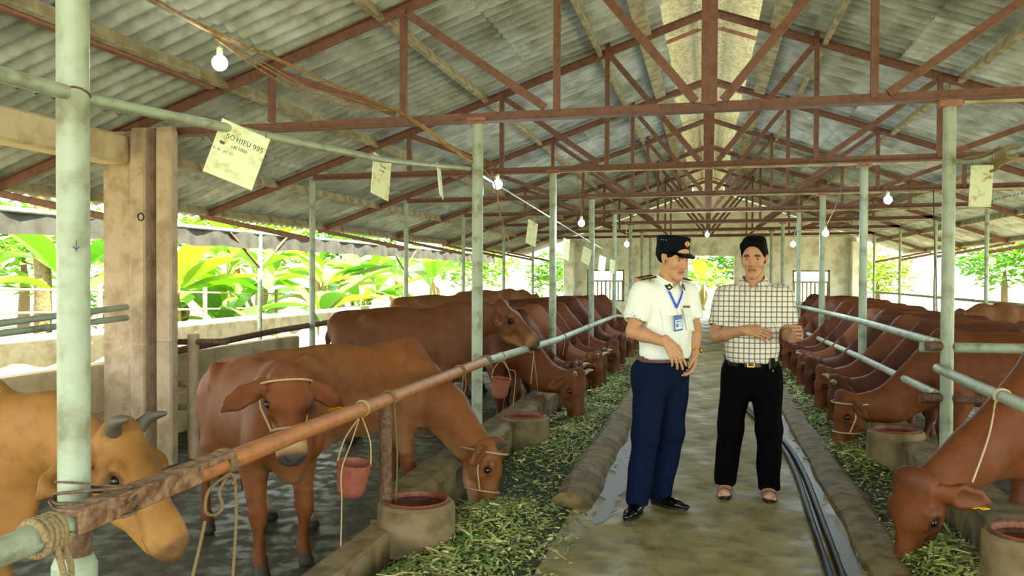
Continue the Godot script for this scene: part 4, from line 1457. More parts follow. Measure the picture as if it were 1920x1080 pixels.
	var halter := func(t: Node3D, kind: int, m: Material) -> void:
		var hx: Transform3D = head_of.call(kind)
		var st := begin()
		var ring := func(x: float, cy: float, ry: float, rz: float, lean: float) -> Array:
			var o: Array = []
			for k in 20:
				var a := TAU * k / 20.0
				o.append(hx * Vector3(x + lean * sin(a), cy + ry * sin(a), rz * cos(a)))
			return o
		tube(st, ring.call(0.265, -0.105, 0.098, 0.066, 0.02), 0.006, 6, false, true)
		tube(st, ring.call(0.02, -0.085, 0.135, 0.105, 0.03), 0.006, 6, false, true)
		for s in [-1, 1]:
			tube(st, [hx * Vector3(0.02, -0.10, s * 0.107), hx * Vector3(0.14, -0.118, s * 0.098), hx * Vector3(0.265, -0.11, s * 0.068)], 0.006, 6)
		part("halter", done(st), m, t).set_meta("label", "rope halter round the head")
	var eartag := func(t: Node3D, kind: int, s: float, drop: float) -> void:
		var hx: Transform3D = head_of.call(kind)
		var st := begin()
		var ed: Vector3 = kinds[kind].get("ear", Vector3(0.07, -0.07, 0.19))
		var c := hx * Vector3(0.012 + ed.x * 0.8 + drop, -0.075 + ed.y * 0.8, s * (0.085 + ed.z * 0.8))
		box(st, c, Vector3(0.062, 0.05, 0.004), hx.basis * Basis(Vector3.UP, PI / 2), 0.002)
		box(st, c + hx.basis * Vector3(0.003, 0.03, 0), Vector3(0.018, 0.03, 0.004), hx.basis * Basis(Vector3.UP, PI / 2), 0.002)
		part("ear_tag", done(st), M.yellow, t).set_meta("label", "yellow plastic ear tag")
	var c1: Node3D = put.call(0, Vector3(-3.06, -0.13, -2.78), Vector2(1.0, 0.0), 1.06, "tan cow with short dark horns behind the thick foreground post, looking right", "", "stub")
	var c2: Node3D = put.call(1, Vector3(-2.42, -0.13, -4.40), Vector2(0.74, 0.67), 1.03, "young red-brown cow facing the viewer behind the rusty left rail", "", "none")
	halter.call(c2, 1, M.cord)
	eartag.call(c2, 1, -1.0, 0.045)
	var c3: Node3D = put.call(2, Vector3(-2.22, -0.13, -5.30), Vector2(0.76, -0.65), 1.05, "brown cow with pale hind legs eating over the trough, right behind the young cow", "", "bud")
	halter.call(c3, 2, M.cord)
	put.call(3, Vector3(-2.70, -0.13, -7.80), Vector2(0.97, -0.22), 1.18, "dark brown humped cow with raised tan head behind the near left post", "", "none")
	var c5: Node3D = put.call(4, Vector3(1.98, -0.13, -5.20), Vector2(-0.8, 0.6), 1.12, "big red-brown cow eating in the right foreground, yellow tag in its ear", "", "none")
	eartag.call(c5, 4, -1.0, 0.025)
	var left := [[5, -2.30, -8.90, 0.9, 0.42, 1.03, "pale", "red-brown cow with pale-based horns eating past the near left post"], [6, -2.42, -9.8, 1, 0.3, 1.0, "pale", "dark brown cow with a pale horn eating, beside the second left post"], [5, -2.42, -10.7, 1, 0.25, 1.02, "pale", "brown cow on the left, first beyond the second left post"], [6, -2.42, -11.3, 1, 0.15, 1.03, "pale", "dark brown cow on the left, second beyond the second left post"], [5, -2.42, -12.3, 1, -0.1, 1.0, "none", "brown cow on the left, just short of the third left post"], [6, -2.42, -13.5, 1, 0.1, 1.05, "pale", "dark cow on the left, at the third left post"], [5, -2.42, -14.7, 1, 0.0, 1.0, "none", "brown cow on the left, first beyond the third left post"], [6, -2.42, -16.0, 1, 0.1, 1.03, "none", "dark cow on the left, second beyond the third left post"], [5, -2.42, -17.6, 1, -0.1, 1.0, "none", "brown cow on the left, at the far end of the row"], [7, -4.1, -10.6, 0.9, 0.4, 0.92, "none", "tan cow standing at the back of the left lane, only its back showing"], [7, -3.9, -12.6, 0.8, -0.5, 1.10, "none", "tall brown cow at the back of the left row"], [7, -3.9, -15.6, 0.9, 0.3, 1.12, "none", "tall tan-brown cow far back in the left lane"]]
	for e in left:
		put.call(e[0], Vector3(e[1], -0.13, e[2]), Vector2(e[3], e[4]).normalized(), e[5] * 1.08, e[7], "cows of the left row", e[6])
	var right := [[5, 2.2, -7.65, -1, 0.08, 0.98, "none", "red-brown cow with a white rope halter eating beside the near right bowl"], [6, 2.3, -8.65, -1, 0.15, 1.0, "pale", "dark brown cow eating, first behind the white-haltered cow"], [5, 2.3, -9.5, -1, 0.0, 1.0, "none", "red-brown cow eating, second behind the white-haltered cow"], [6, 2.3, -10.4, -1, 0.1, 1.02, "none", "dark cow eating at the second right post"], [5, 2.3, -11.3, -1, -0.1, 1.0, "pale", "brown cow on the right, first beyond the second right post"], [6, 2.3, -12.3, -1, 0.1, 1.0, "none", "dark cow on the right, second beyond the second right post"], [5, 2.3, -13.3, -1, 0.1, 1.03, "none", "brown cow on the right, at the third right post"], [6, 2.3, -14.5, -1, 0.0, 1.03, "none", "dark cow on the right, first beyond the third right post"], [5, 2.3, -15.8, -1, 0.1, 1.05, "none", "brown cow on the right, second beyond the third right post"], [6, 2.3, -17.2, -1, 0.0, 1.05, "none", "dark cow at the far end of the right row"], [7, 4.05, -9.9, -0.9, -0.4, 1.0, "none", "brown cow standing behind the right row, near the second right post"], [7, 4.1, -12.6, -0.9, 0.3, 1.05, "none", "brown cow standing behind the right row, near the third right post"]]
	for i in right.size():
		var e: Array = right[i]
		var t: Node3D = put.call(e[0], Vector3(e[1], -0.13, e[2]), Vector2(e[3], e[4]).normalized(), e[5] * 1.08, e[7], "cows of the right row", e[6])
		if i == 0:
			halter.call(t, 5, M.pale_rope)

# ------------------------------------------------------------------ people
# body axes: x the way the chest faces, y up, z to the person's right
func renormal(d: Dictionary) -> void:
	var V: PackedVector3Array = d.v
	var I: PackedInt32Array = d.i
	var N := PackedVector3Array()
	N.resize(V.size())
	for k in range(0, I.size(), 3):
		var n := (V[I[k + 2]] - V[I[k]]).cross(V[I[k + 1]] - V[I[k]])
		N[I[k]] += n
		N[I[k + 1]] += n
		N[I[k + 2]] += n
	for k in N.size():
		N[k] = N[k].normalized()
	d.n = N

func wrinkle(d: Dictionary, amp: float, fx: float, fy: float, slant: float) -> void:
	var V: PackedVector3Array = d.v
	var N: PackedVector3Array = d.n
	for k in V.size():
		var p := V[k]
		var w := sin((p.y + slant * (p.z + p.x)) * fy + 2.0 * sin(p.x * fx + p.z * fx * 1.3)) * 0.6 + sin((p.y * 1.7 - slant * p.z) * fy + 3.0 * sin(p.z * fx + 1.0)) * 0.4
		V[k] = p + N[k] * (w * amp)
	d.v = V
	renormal(d)

# hand axes: x towards the fingertips, y the back of the hand, z to the right; t = +1 puts the thumb at +z
func hand_bones(t: float, curl: Array, spread := 1.0, thumb_curl := 0.4) -> Array:
	var L: Array = []
	for i in 4:
		var z := (0.030 - 0.020 * i) * t
		bone(L, Vector3(0.0, 0, z * 0.55), Vector3(0.085 - 0.006 * absf(i - 1), 0.002, z), 0.016, 0.0125, 0.012, Vector3(1, 0.85, 1))
	bone(L, Vector3(-0.03, 0, 0), Vector3(0.01, 0, 0), 0.024, 0.024, 0.02, Vector3(1, 0.8, 1.1))
	var len: Array = [0.043, 0.047, 0.044, 0.034]
	for i in 4:
		var z := (0.030 - 0.020 * i) * t
		var p := Vector3(0.085 - 0.006 * absf(i - 1), 0.002, z)
		var c: float = curl[i]
		var a := c * 0.6
		var fan := (0.10 - 0.065 * i) * t * spread
		var r := 0.0092 if i < 3 else 0.0080
		for j in 3:
			var l: float = len[i] * [1.0, 0.62, 0.48][j]
			var q := p + Vector3(cos(a) * cos(fan), -sin(a), sin(fan) * cos(a)) * l
			bone(L, p, q, r, r * 0.9, 0.004)
			p = q
			r *= 0.92
			a += c * [0.9, 0.7, 0.0][j]
	var p0 := Vector3(0.012, -0.006, 0.026 * t)
	var p1 := Vector3(0.048, -0.014, 0.052 * t)
	var p2 := p1 + Vector3(cos(thumb_curl) * 0.032, -0.010, (0.014 - 0.02 * thumb_curl) * t)
	var p3 := p2 + Vector3(cos(thumb_curl) * 0.026, -0.008, (0.004 - 0.022 * thumb_curl) * t)
	bone(L, p0, p1, 0.018, 0.0125, 0.012)
	bone(L, p1, p2, 0.0118, 0.0105, 0.005)
	bone(L, p2, p3, 0.0105, 0.0085, 0.004)
	return L

func head_bones() -> Array:
	# x forward, y up, z right, origin between the ears at eye height
	var L: Array = []
	bone(L, Vector3(-0.025, 0.035, 0), Vector3(0.012, 0.038, 0), 0.088, 0.084, 0.03, Vector3(1.02, 1, 0.88))
	bone(L, Vector3(0.030, 0.0, 0), Vector3(0.040, -0.06, 0), 0.064, 0.050, 0.03, Vector3(0.86, 1, 0.98))
	bone(L, Vector3(0.012, -0.07, 0), Vector3(0.052, -0.098, 0), 0.050, 0.028, 0.03, Vector3(1, 1, 1.12))
	bone(L, Vector3(0.070, -0.106, 0), Vector3(0.072, -0.104, 0), 0.018, 0.018, 0.02, Vector3(1, 1, 1.3))
	for s in [-1, 1]:
		bone(L, Vector3(0.058, -0.022, s * 0.040), Vector3(0.050, -0.030, s * 0.046), 0.024, 0.022, 0.02)
		bone(L, Vector3(0.079, 0.026, s * 0.020), Vector3(0.070, 0.028, s * 0.044), 0.012, 0.011, 0.014)
		bone(L, Vector3(0.090, -0.036, s * 0.011), Vector3(0.086, -0.036, s * 0.013), 0.0095, 0.0085, 0.008)
		bone(L, Vector3(-0.008, 0.012, s * 0.080), Vector3(-0.004, -0.022, s * 0.077), 0.026, 0.016, 0.008, Vector3(0.75, 1, 0.34))
		bone(L, Vector3(0.000, 0.004, s * 0.090), Vector3(0.002, -0.012, s * 0.087), 0.010, 0.007, 0.006, Vector3(0.8, 1, 0.7), true)
		bone(L, Vector3(0.094, 0.006, s * 0.030), Vector3(0.090, 0.006, s * 0.040), 0.013, 0.011, 0.014, Vector3.ONE, true)
		bone(L, Vector3(0.073, 0.014, s * 0.024), Vector3(0.067, 0.013, s * 0.043), 0.007, 0.006, 0.006)
		bone(L, Vector3(0.074, -0.004, s * 0.024), Vector3(0.068, -0.003, s * 0.042), 0.006, 0.006, 0.006)
	bone(L, Vector3(0.082, 0.018, 0), Vector3(0.103, -0.028, 0), 0.010, 0.0135, 0.014)
	bone(L, Vector3(0.084, -0.060, -0.012), Vector3(0.084, -0.060, 0.012), 0.0095, 0.0095, 0.008, Vector3(1, 0.7, 1))
	bone(L, Vector3(0.081, -0.074, -0.009), Vector3(0.081, -0.074, 0.009), 0.010, 0.010, 0.008, Vector3(1, 0.75, 1))
	bone(L, Vector3(0.096, -0.067, -0.024), Vector3(0.096, -0.067, 0.024), 0.0035, 0.0035, 0.005, Vector3.ONE, true)
	return L

func along(a: Vector3, dir: Vector3, up: Vector3) -> Transform3D:
	var x := dir.normalized()
	var y := (up - x * up.dot(x)).normalized()
	return Transform3D(Basis(x, y, x.cross(y)), a)

func surf(d: Dictionary, p: Vector3, dir: Vector3, rad := 0.014) -> Vector3:
	# the outermost point of a net along dir near the line through p
	var best := -1e9
	var out := p
	var V: PackedVector3Array = d.v
	for v in V:
		var q := v - p
		var t := q.dot(dir)
		if (q - dir * t).length() < rad and t > best:
			best = t
			out = p + dir * t
	return out

func cloth(c: Color, rough := 0.85, tex: Texture2D = null, scale := 1.0) -> StandardMaterial3D:
	var m := mat(c, rough, {"bump": M.fine, "world": false, "scale": scale, "bump_scale": 0.15, "rim": 0.15})
	if tex:
		m.albedo_texture = tex
		m.uv1_triplanar_sharpness = 6.0
	return m

func plaid() -> ImageTexture:
	var n := 64
	var im := Image.create(n, n, false, Image.FORMAT_RGB8)
	im.fill(Color(0.86, 0.83, 0.76))
	for k in 2:
		var o := k * 32
		var c1 := Color(0.26, 0.30, 0.38) if k == 0 else Color(0.28, 0.27, 0.27)
		for i in n:
			for w in 8:
				for e in [Vector2i(o + 10 + w, i), Vector2i(i, o + 10 + w)]:
					im.set_pixel(e.x, e.y, im.get_pixel(e.x, e.y).lerp(c1, 0.62))
			for e in [Vector2i(o + 27, i), Vector2i(i, o + 27)]:
				im.set_pixel(e.x, e.y, im.get_pixel(e.x, e.y).lerp(Color(0.55, 0.50, 0.44), 0.4))
	return ImageTexture.create_from_image(im)

func make_person(J: Dictionary) -> Dictionary:
	# builds the nets only (runs in a thread)
	var O := {}
	var L: Array = []
	# skin: neck and arms
	bone(L, J.neck + Vector3(0, -0.06, 0), J.head + J.hx.basis * Vector3(-0.012, -0.07, 0), 0.066, 0.055, 0.03)
	for s in ["R", "L"]:
		var sh: Vector3 = J["sh" + s]
		var el: Vector3 = J["el" + s]
		var wr: Vector3 = J["wr" + s]
		bone(L, sh, el, 0.052, 0.043, 0.02)
		bone(L, el, el.lerp(wr, 0.3), 0.043, 0.043, 0.02)
		bone(L, el.lerp(wr, 0.3), wr, 0.042, 0.027, 0.02)
	O.arms = net(L, 0.009)
	smooth(O.arms, 1)
	O.head = net(head_bones(), 0.0055)
	smooth(O.head, 1)
	O.handR = net(hand_bones(-1.0, J.curlR, J.get("spread", 1.0), J.get("thumb", 0.4)), 0.0038)
	O.handL = net(hand_bones(1.0, J.curlL, J.get("spread", 1.0), J.get("thumb", 0.4)), 0.0038)
	# shirt
	L = []
	var c: Vector3 = J.waist
	var nk: Vector3 = J.neck
	var up := nk - c
	var P := func(t: float, dx := 0.0) -> Vector3: return c + up * t + Vector3(dx, 0, 0)
	bone(L, P.call(0.72, 0.0), P.call(0.35, 0.015), 0.150, 0.155, 0.05, Vector3(0.74, 1, 1.12))
	bone(L, P.call(0.35, 0.03), P.call(0.06, 0.025), 0.150, J.belly, 0.05, Vector3(0.86, 0.9, 1.10))
	bone(L, nk + Vector3(-0.01, -0.05, 0), nk + Vector3(-0.005, -0.02, 0), 0.085, 0.070, 0.05, Vector3(0.9, 0.8, 1.1))
	for s in ["R", "L"]:
		var sh: Vector3 = J["sh" + s]
		var el: Vector3 = J["el" + s]
		bone(L, nk.lerp(sh, 0.25) + Vector3(-0.01, -0.055, 0), sh, 0.072, 0.070, 0.05)
		var cuff := sh.lerp(el, J.sleeve)
		bone(L, sh, cuff, 0.072, 0.078, 0.03)
	for s in ["R", "L"]:
		var sh: Vector3 = J["sh" + s]
		var el: Vector3 = J["el" + s]
		var cuff := sh.lerp(el, J.sleeve)
		var d := (el - sh).normalized()
		bone(L, cuff + d * 0.012, cuff + d * 0.12, 0.062, 0.072, 0.008, Vector3.ONE, true)
	bone(L, nk + Vector3(0.035, 0.07, 0), nk + Vector3(0.06, 0.02, 0), 0.058, 0.050, 0.01, Vector3(1, 1, 0.9), true)
	bone(L, nk + Vector3(0.10, 0.0, 0), nk + Vector3(0.125, -0.055, 0), 0.042, 0.012, 0.01, Vector3(1, 1, 0.7), true)
	bone(L, c + Vector3(0.0, -0.488, 0), c + Vector3(0, -0.55, 0), 0.50, 0.50, 0.006, Vector3.ONE, true)
	O.shirt = net(L, 0.011)
	smooth(O.shirt, 1)
	wrinkle(O.shirt, 0.0052, 13.0, 24.0, 0.6)
	# trousers
	L = []
	bone(L, c + Vector3(0, 0.0, 0), c + Vector3(0, -0.10, 0), J.belly - 0.008, 0.142, 0.05, Vector3(0.80, 1, 1.08))
	for s in ["R", "L"]:
		var hp: Vector3 = J["hip" + s]
		var kn: Vector3 = J["knee" + s]
		var an: Vector3 = J["ank" + s]
		bone(L, hp + Vector3(-0.03, 0.02, 0), hp + Vector3(-0.035, -0.04, 0), 0.105, 0.10, 0.04)
		bone(L, hp, kn, 0.105, 0.083, 0.035)
		bone(L, kn, an + Vector3(0, -0.02, 0), 0.083, J.hem, 0.03)
		bone(L, an + Vector3(0, -0.055, 0), an + Vector3(0.0, -0.16, 0), J.hem - 0.01, 0.10, 0.006, Vector3.ONE, true)
	bone(L, c + Vector3(0, 0.06, 0), c + Vector3(0, 0.30, 0), 0.13, 0.30, 0.006, Vector3(0.8, 1, 1.08), true)
	O.trousers = net(L, 0.011)
	smooth(O.trousers, 1)
	wrinkle(O.trousers, 0.0045, 9.0, 17.0, 0.8)
	# hair
	L = []
	bone(L, Vector3(-0.030, 0.042, 0), Vector3(0.012, 0.050, 0), 0.097, 0.092, 0.02, Vector3(1.0, 1.0, 0.89))
	if not J.capped:
		bone(L, Vector3(0.03, 0.105, -0.035), Vector3(0.052, 0.092, 0.045), 0.038, 0.038, 0.03)
		bone(L, Vector3(-0.03, 0.115, -0.035), Vector3(-0.01, 0.115, 0.035), 0.040, 0.040, 0.03)
	if J.capped:
		bone(L, Vector3(0, 0.20, 0), Vector3(0.0, 0.21, 0), 0.15, 0.15, 0.01, Vector3(1.4, 1, 1), true)
	bone(L, Vector3(0.075, -0.10, 0), Vector3(0.128, 0.032, 0), 0.10, 0.074, 0.012, Vector3(1, 1, 1.3), true)
	bone(L, Vector3(-0.06, -0.12, 0), Vector3(0.03, -0.12, 0), 0.085, 0.09, 0.012, Vector3(1, 1, 1.4), true)
	for s in [-1, 1]:
		bone(L, Vector3(0.0, -0.02, s * 0.095), Vector3(0.0, 0.01, s * 0.095), 0.026, 0.024, 0.01, Vector3(0.9, 1, 1), true)
	O.hair = net(L, 0.006)
	wrinkle(O.hair, 0.0012, 60.0, 120.0, 0.6)
	return O

func flat_band(st: SurfaceTool, pts: Array, out_dir: Array, w: float, th: float) -> void:
	for i in pts.size() - 1:
		var a: Vector3 = pts[i]
		var b: Vector3 = pts[i + 1]
		bar(st, a + out_dir[i] * th * 0.5, b + out_dir[i] * th * 0.5, w, th, out_dir[i])

func build_people() -> void:
	var off := {"capped": true, "sleeve": 0.62, "belly": 0.158, "hem": 0.072,
		"head": Vector3(0.098, 1.555, -0.088), "neck": Vector3(0.035, 1.410, -0.085),
		"shR": Vector3(0.03, 1.342, 0.10), "shL": Vector3(0.03, 1.335, -0.262), "elR": Vector3(0.055, 1.115, 0.185), "wrR": Vector3(0.270, 1.055, 0.10),
		"elL": Vector3(0.075, 1.125, -0.285), "wrL": Vector3(0.150, 0.972, -0.228), "waist": Vector3(0.02, 0.955, -0.075),
		"hipR": Vector3(0.025, 0.835, 0.020), "hipL": Vector3(0.015, 0.830, -0.165), "kneeR": Vector3(0.06, 0.48, 0.090), "kneeL": Vector3(0.01, 0.47, -0.158),
		"ankR": Vector3(0.03, 0.10, 0.125), "ankL": Vector3(-0.05, 0.09, -0.125), "curlR": [0.25, 0.35, 0.45, 0.55], "curlL": [0.5, 0.6, 0.7, 0.8]}
	off.hx = Transform3D(Basis(Vector3.UP, 0.12) * Basis(Vector3.BACK, -0.22) , off.head)
	var far := {"capped": false, "sleeve": 0.66, "belly": 0.152, "hem": 0.074,
		"head": Vector3(0.012, 1.558, -0.036), "neck": Vector3(-0.02, 1.405, -0.035),
		"shR": Vector3(-0.015, 1.318, 0.145), "shL": Vector3(-0.03, 1.318, -0.218), "elR": Vector3(0.035, 1.055, 0.200), "wrR": Vector3(0.190, 1.105, 0.0),
		"elL": Vector3(-0.01, 1.075, -0.250), "wrL": Vector3(0.190, 1.062, -0.285), "waist": Vector3(-0.005, 0.895, -0.025),
		"hipR": Vector3(0.0, 0.795, 0.065), "hipL": Vector3(-0.005, 0.795, -0.115), "kneeR": Vector3(0.04, 0.455, 0.105), "kneeL": Vector3(0.03, 0.45, -0.140),
		"ankR": Vector3(-0.01, 0.105, 0.138), "ankL": Vector3(-0.02, 0.09, -0.140), "curlR": [0.45, 0.55, 0.6, 0.65], "curlL": [0.95, 1.05, 1.15, 1.2], "thumb": 0.9, "spread": 0.6}
	far.hx = Transform3D(Basis(Vector3.UP, -0.12) * Basis(Vector3.BACK, -0.05), far.head)
	var specs := [off, far]
	var nets := [{}, {}]
	var lock := Mutex.new()
	var job := func(i: int) -> void:
		var o := make_person(specs[i])
		lock.lock()
		nets[i] = o
		lock.unlock()
	var id := WorkerThreadPool.add_group_task(job, 2)
	WorkerThreadPool.wait_for_group_task_completion(id)
	var who := [
		thing("person", "man in white short-sleeved uniform shirt, dark peaked cap and navy trousers, gesturing down", "person", Vector3(-0.34, 0, -5.4), atan2(-0.72, 0.69)),
		thing("person", "man in checked short-sleeved shirt, black trousers and sandals, facing the viewer", "person", Vector3(0.26, 0, -5.9), atan2(-1.0, -0.08))]
	var skin_c := [Color(0.44, 0.235, 0.125), Color(0.41, 0.215, 0.12)]
	for i in 2:
		var J: Dictionary = specs[i]
		var K: Dictionary = nets[i]
		var t: Node3D = who[i]
		var sk: Color = skin_c[i]
		var plain_skin := func(_v: Vector3, _n: Vector3) -> Color: return sk
		var face := func(v: Vector3, _n: Vector3) -> Color:
			var k := sk
			if v.x > 0.07 and absf(v.z) < 0.028 and v.y < -0.052 and v.y > -0.083:
				k = k.lerp(Color(0.36, 0.11, 0.08), 0.6)
			if v.x > 0.06 and absf(v.y + 0.067) < 0.004 and absf(v.z) < 0.027:
				k = Color(0.14, 0.05, 0.04)
			var e := Vector2(absf(v.z) - 0.034, (v.y - 0.031) * 2.2 + absf(absf(v.z) - 0.03) * 0.4).length()
			if v.x > 0.055 and e < 0.020:
				k = k.lerp(Color(0.02, 0.014, 0.012), 0.9)
			return k
		var hR := along(J.wrR, J.dirR if J.has("dirR") else Vector3(0.5, -0.5, -0.3), Vector3(0.6, 0.8, 0.2))
		var hL := along(J.wrL, Vector3(0.05, -1, 0.25), Vector3(0.6, 0.0, -0.8))
		if i == 0:
			hR = along(J.wrR, Vector3(0.42, -0.85, -0.32), Vector3(0.80, 0.45, 0.35))
			hL = along(J.wrL, Vector3(0.10, -0.95, 0.30), Vector3(0.5, 0.15, -0.85))
		else:
			hR = along(J.wrR, Vector3(0.22, -0.12, -0.90), Vector3(0.75, 0.60, 0.15))
			hL = along(J.wrL, Vector3(0.62, 0.30, -0.42), Vector3(0.35, 0.25, -0.85))
		part("body", surface(merge([[K.arms, Transform3D.IDENTITY, plain_skin], [K.head, J.hx, face], [K.handR, hR, plain_skin], [K.handL, hL, plain_skin]])), M.skin, t)
		for s in [-1, 1]:
			var st := begin()
			var prof: Array = []
			for k in 9:
				prof.append(Vector2(sin(PI * k / 8.0) * 0.0085, -cos(PI * k / 8.0) * 0.0085))
			lathe(st, prof, 12, J.hx * Vector3(0.0735, 0.005, s * 0.033))
			part("eye", done(st), M.eye, t)
		var hair_c := func(_v: Vector3, _n: Vector3) -> Color: return Color(0.006, 0.0055, 0.0055)
		part("hair", surface(merge([[K.hair, J.hx, hair_c]])), M.hair, t)
		var w1 := func(_v: Vector3, _n: Vector3) -> Color: return Color(1, 1, 1)
		part("shirt", surface(merge([[K.shirt, Transform3D.IDENTITY, w1]])), M.white_shirt if i == 0 else M.plaid, t)
		part("trousers", surface(merge([[K.trousers, Transform3D.IDENTITY, w1]])), M.navy if i == 0 else M.black_cloth, t)
		# collar: a folded band, open at the front
		var st2 := begin()
		var nk: Vector3 = J.neck
		var ring := [[0.068, 0.030], [0.074, 0.036], [0.094, 0.0], [0.104, -0.022]]
		for q in 26:
			var a0 := deg_to_rad(22.0 + 316.0 * q / 26.0)
			var a1 := deg_to_rad(22.0 + 316.0 * (q + 1) / 26.0)
			for r in ring.size() - 1:
				var f := func(a: float, e: Array) -> Vector3:
					var fr := clampf(cos(a), 0.0, 1.0)
					return nk + Vector3(cos(a) * e[0] * 0.92 + 0.012 + fr * 0.02, e[1] - fr * 0.055 + 0.012, sin(a) * e[0])
				quad(st2, f.call(a0, ring[r]), f.call(a0, ring[r + 1]), f.call(a1, ring[r + 1]), f.call(a1, ring[r]))
		part("collar", done(st2), M.white_shirt if i == 0 else M.plaid, t)
		# belt
		var wa: Vector3 = J.waist + Vector3(0.004, -0.014, 0)
		var wr: float = J.belly
		st2 = begin()
		lathe(st2, [Vector2(wr - 0.004, -0.018), Vector2(wr + 0.003, -0.018), Vector2(wr + 0.003, 0.018), Vector2(wr - 0.004, 0.018)], 40, wa, Basis(Vector3(0.83, 0, 0), Vector3.UP, Vector3(0, 0, 1.11)))
		part("belt", done(st2), M.brown_leather if i == 0 else M.shoe, t)
		st2 = begin()
		var bx := wa + Vector3(wr * 0.83 + 0.004, 0, 0)
		for e in [[0, 0.016, 0.044, 0.006], [0, -0.016, 0.044, 0.006]]:
			box(st2, bx + Vector3(0, e[1], e[0]), Vector3(0.006, e[3], e[2]), Basis.IDENTITY, 0.001)
		for e in [-0.02, 0.02]:
			box(st2, bx + Vector3(0, 0, e), Vector3(0.006, 0.036, 0.006), Basis.IDENTITY, 0.001)
		part("buckle", done(st2), M.brass, t)
		# placket and pockets of the shirt
		st2 = begin()
		var pts: Array = []
		var outd: Array = []
		for q in 12:
			var y := lerpf(J.neck.y - 0.10, J.waist.y + 0.03, q / 11.0)
			pts.append(surf(K.shirt, Vector3(0, y, J.neck.z), Vector3.RIGHT))
			outd.append(Vector3.RIGHT)
		flat_band(st2, pts, outd, 0.026, 0.002)
		for q in 5:
			var y := lerpf(J.neck.y - 0.13, J.waist.y + 0.08, q / 4.0)
			var p := surf(K.shirt, Vector3(0, y, J.neck.z), Vector3.RIGHT)
			lathe(st2, [Vector2(0, 0.004), Vector2(0.005, 0.004), Vector2(0.006, 0.001)], 10, p, Basis(Vector3.BACK, -PI / 2))
		part("placket", done(st2), M.white_shirt if i == 0 else M.plaid, t)
	# ---- the officer's cap, badges and shoes
	var t0: Node3D = who[0]
	var J0: Dictionary = off
	var K0: Dictionary = nets[0]
	var hb: Basis = J0.hx.basis
	var cb := hb * Basis(Vector3.BACK, 0.10)
	var st := begin()
	var eb := Basis(cb.x * 1.08, cb.y, cb.z * 0.93)
	lathe(st, [Vector2(0.096, 0.028), Vector2(0.099, 0.034), Vector2(0.099, 0.085), Vector2(0.102, 0.125), Vector2(0.098, 0.134), Vector2(0.06, 0.140), Vector2(0.0, 0.141)], 32, J0.hx * Vector3(-0.012, 0, 0), eb)
	part("cap", done(st), M.cap_cloth, t0)
	st = begin()
	var vis: Array = []
	for q in 15:
		var a := lerpf(-1.15, 1.15, q / 14.0)
		var inner := Vector3(cos(a) * 0.104, 0.042, sin(a) * 0.090)
		var reach := 0.060 * pow(cos(a * 1.3), 0.6)
		var outer := inner + Vector3(cos(a * 0.6) * reach, -0.030 * cos(a * 1.3), sin(a) * 0.2 * reach)
		vis.append([inner, outer])
	for q in 14:
		for e in [0.0, 0.004]:
			var o := Vector3(0, e, 0)
			var f := [vis[q][0] + o, vis[q][1] + o, vis[q + 1][1] + o, vis[q + 1][0] + o]
			for k in 4:
				f[k] = J0.hx * (Basis(Vector3.BACK, 0.10) * f[k] + Vector3(-0.012, 0, 0))
			quad(st, f[0], f[1], f[2], f[3])
	part("visor", done(st), M.shoe, t0)
	var on_cap := func(a: float, y: float, r: float) -> Vector3: return J0.hx * (Basis(Vector3.BACK, 0.10) * Vector3(cos(a) * 1.08 * r, y, sin(a) * 0.93 * r) + Vector3(-0.012, 0, 0))
	st = begin()
	var face_b := Basis(cb.y, cb.x, -cb.z)
	lathe(st, [Vector2(0.0, 0.006), Vector2(0.012, 0.005), Vector2(0.017, 0.0)], 16, on_cap.call(0.0, 0.098, 0.101), Basis(-cb.y, cb.x, cb.z))
	part("cap_emblem", done(st), M.red_enamel, t0).set_meta("label", "round red and gold cap emblem")
	st = begin()
	var circ: Array = []
	for q in 18:
		circ.append(on_cap.call(0.0, 0.098, 0.103) + cb.y * cos(TAU * q / 18.0) * 0.016 + cb.z * sin(TAU * q / 18.0) * 0.016)
	tube(st, circ, 0.003, 6, false, true)
	part("emblem_ring", done(st), M.brass, t0)
	for q in 3:
		st = begin()
		var p: Vector3 = on_cap.call(1.35 + q * 0.17, 0.112, 0.102)
		lathe(st, [Vector2(0, 0.003), Vector2(0.004, 0.0)], 5, p, Basis(-cb.y, cb.z, -cb.x))
		part("cap_star", done(st), M.silver, t0)
	# shoulder boards and collar tabs
	for s in ["R", "L"]:
		var sg := 1.0 if s == "R" else -1.0
		var sh: Vector3 = J0["sh" + s]
		var a: Vector3 = J0.neck.lerp(sh, 0.42) + Vector3(-0.015, 0.0, 0)
		a = surf(K0.shirt, Vector3(a.x, 1.0, a.z), Vector3.UP, 0.02)
		var b := surf(K0.shirt, Vector3(sh.x - 0.01, 1.0, sh.z + sg * 0.028), Vector3.UP, 0.02)
		st = begin()
		var upv := Vector3(0.32, 1, sg * 0.5).normalized()
		bar(st, a + upv * 0.012, b + upv * 0.012, 0.056, 0.006, upv, 0.002)
		part("shoulder_board", done(st), M.black, t0)
		st = begin()
		bar(st, b + upv * 0.0125, b.lerp(a, 0.12) + upv * 0.0125, 0.057, 0.008, upv, 0.002)
		for e in [-0.025, 0.025]:
			bar(st, a + upv * 0.0145 + Vector3(e, 0, 0), b + upv * 0.0145 + Vector3(e, 0, 0), 0.004, 0.003, upv)
		lathe(st, [Vector2(0, 0.006), Vector2(0.010, 0.0)], 5, a.lerp(b, 0.5) + upv * 0.015, Basis(Vector3.RIGHT, upv, Vector3.RIGHT.cross(upv)))
		part("board_trim", done(st), M.brass, t0)
		var tabp: Vector3 = J0.neck + Vector3(0.094, -0.030, sg * 0.055)
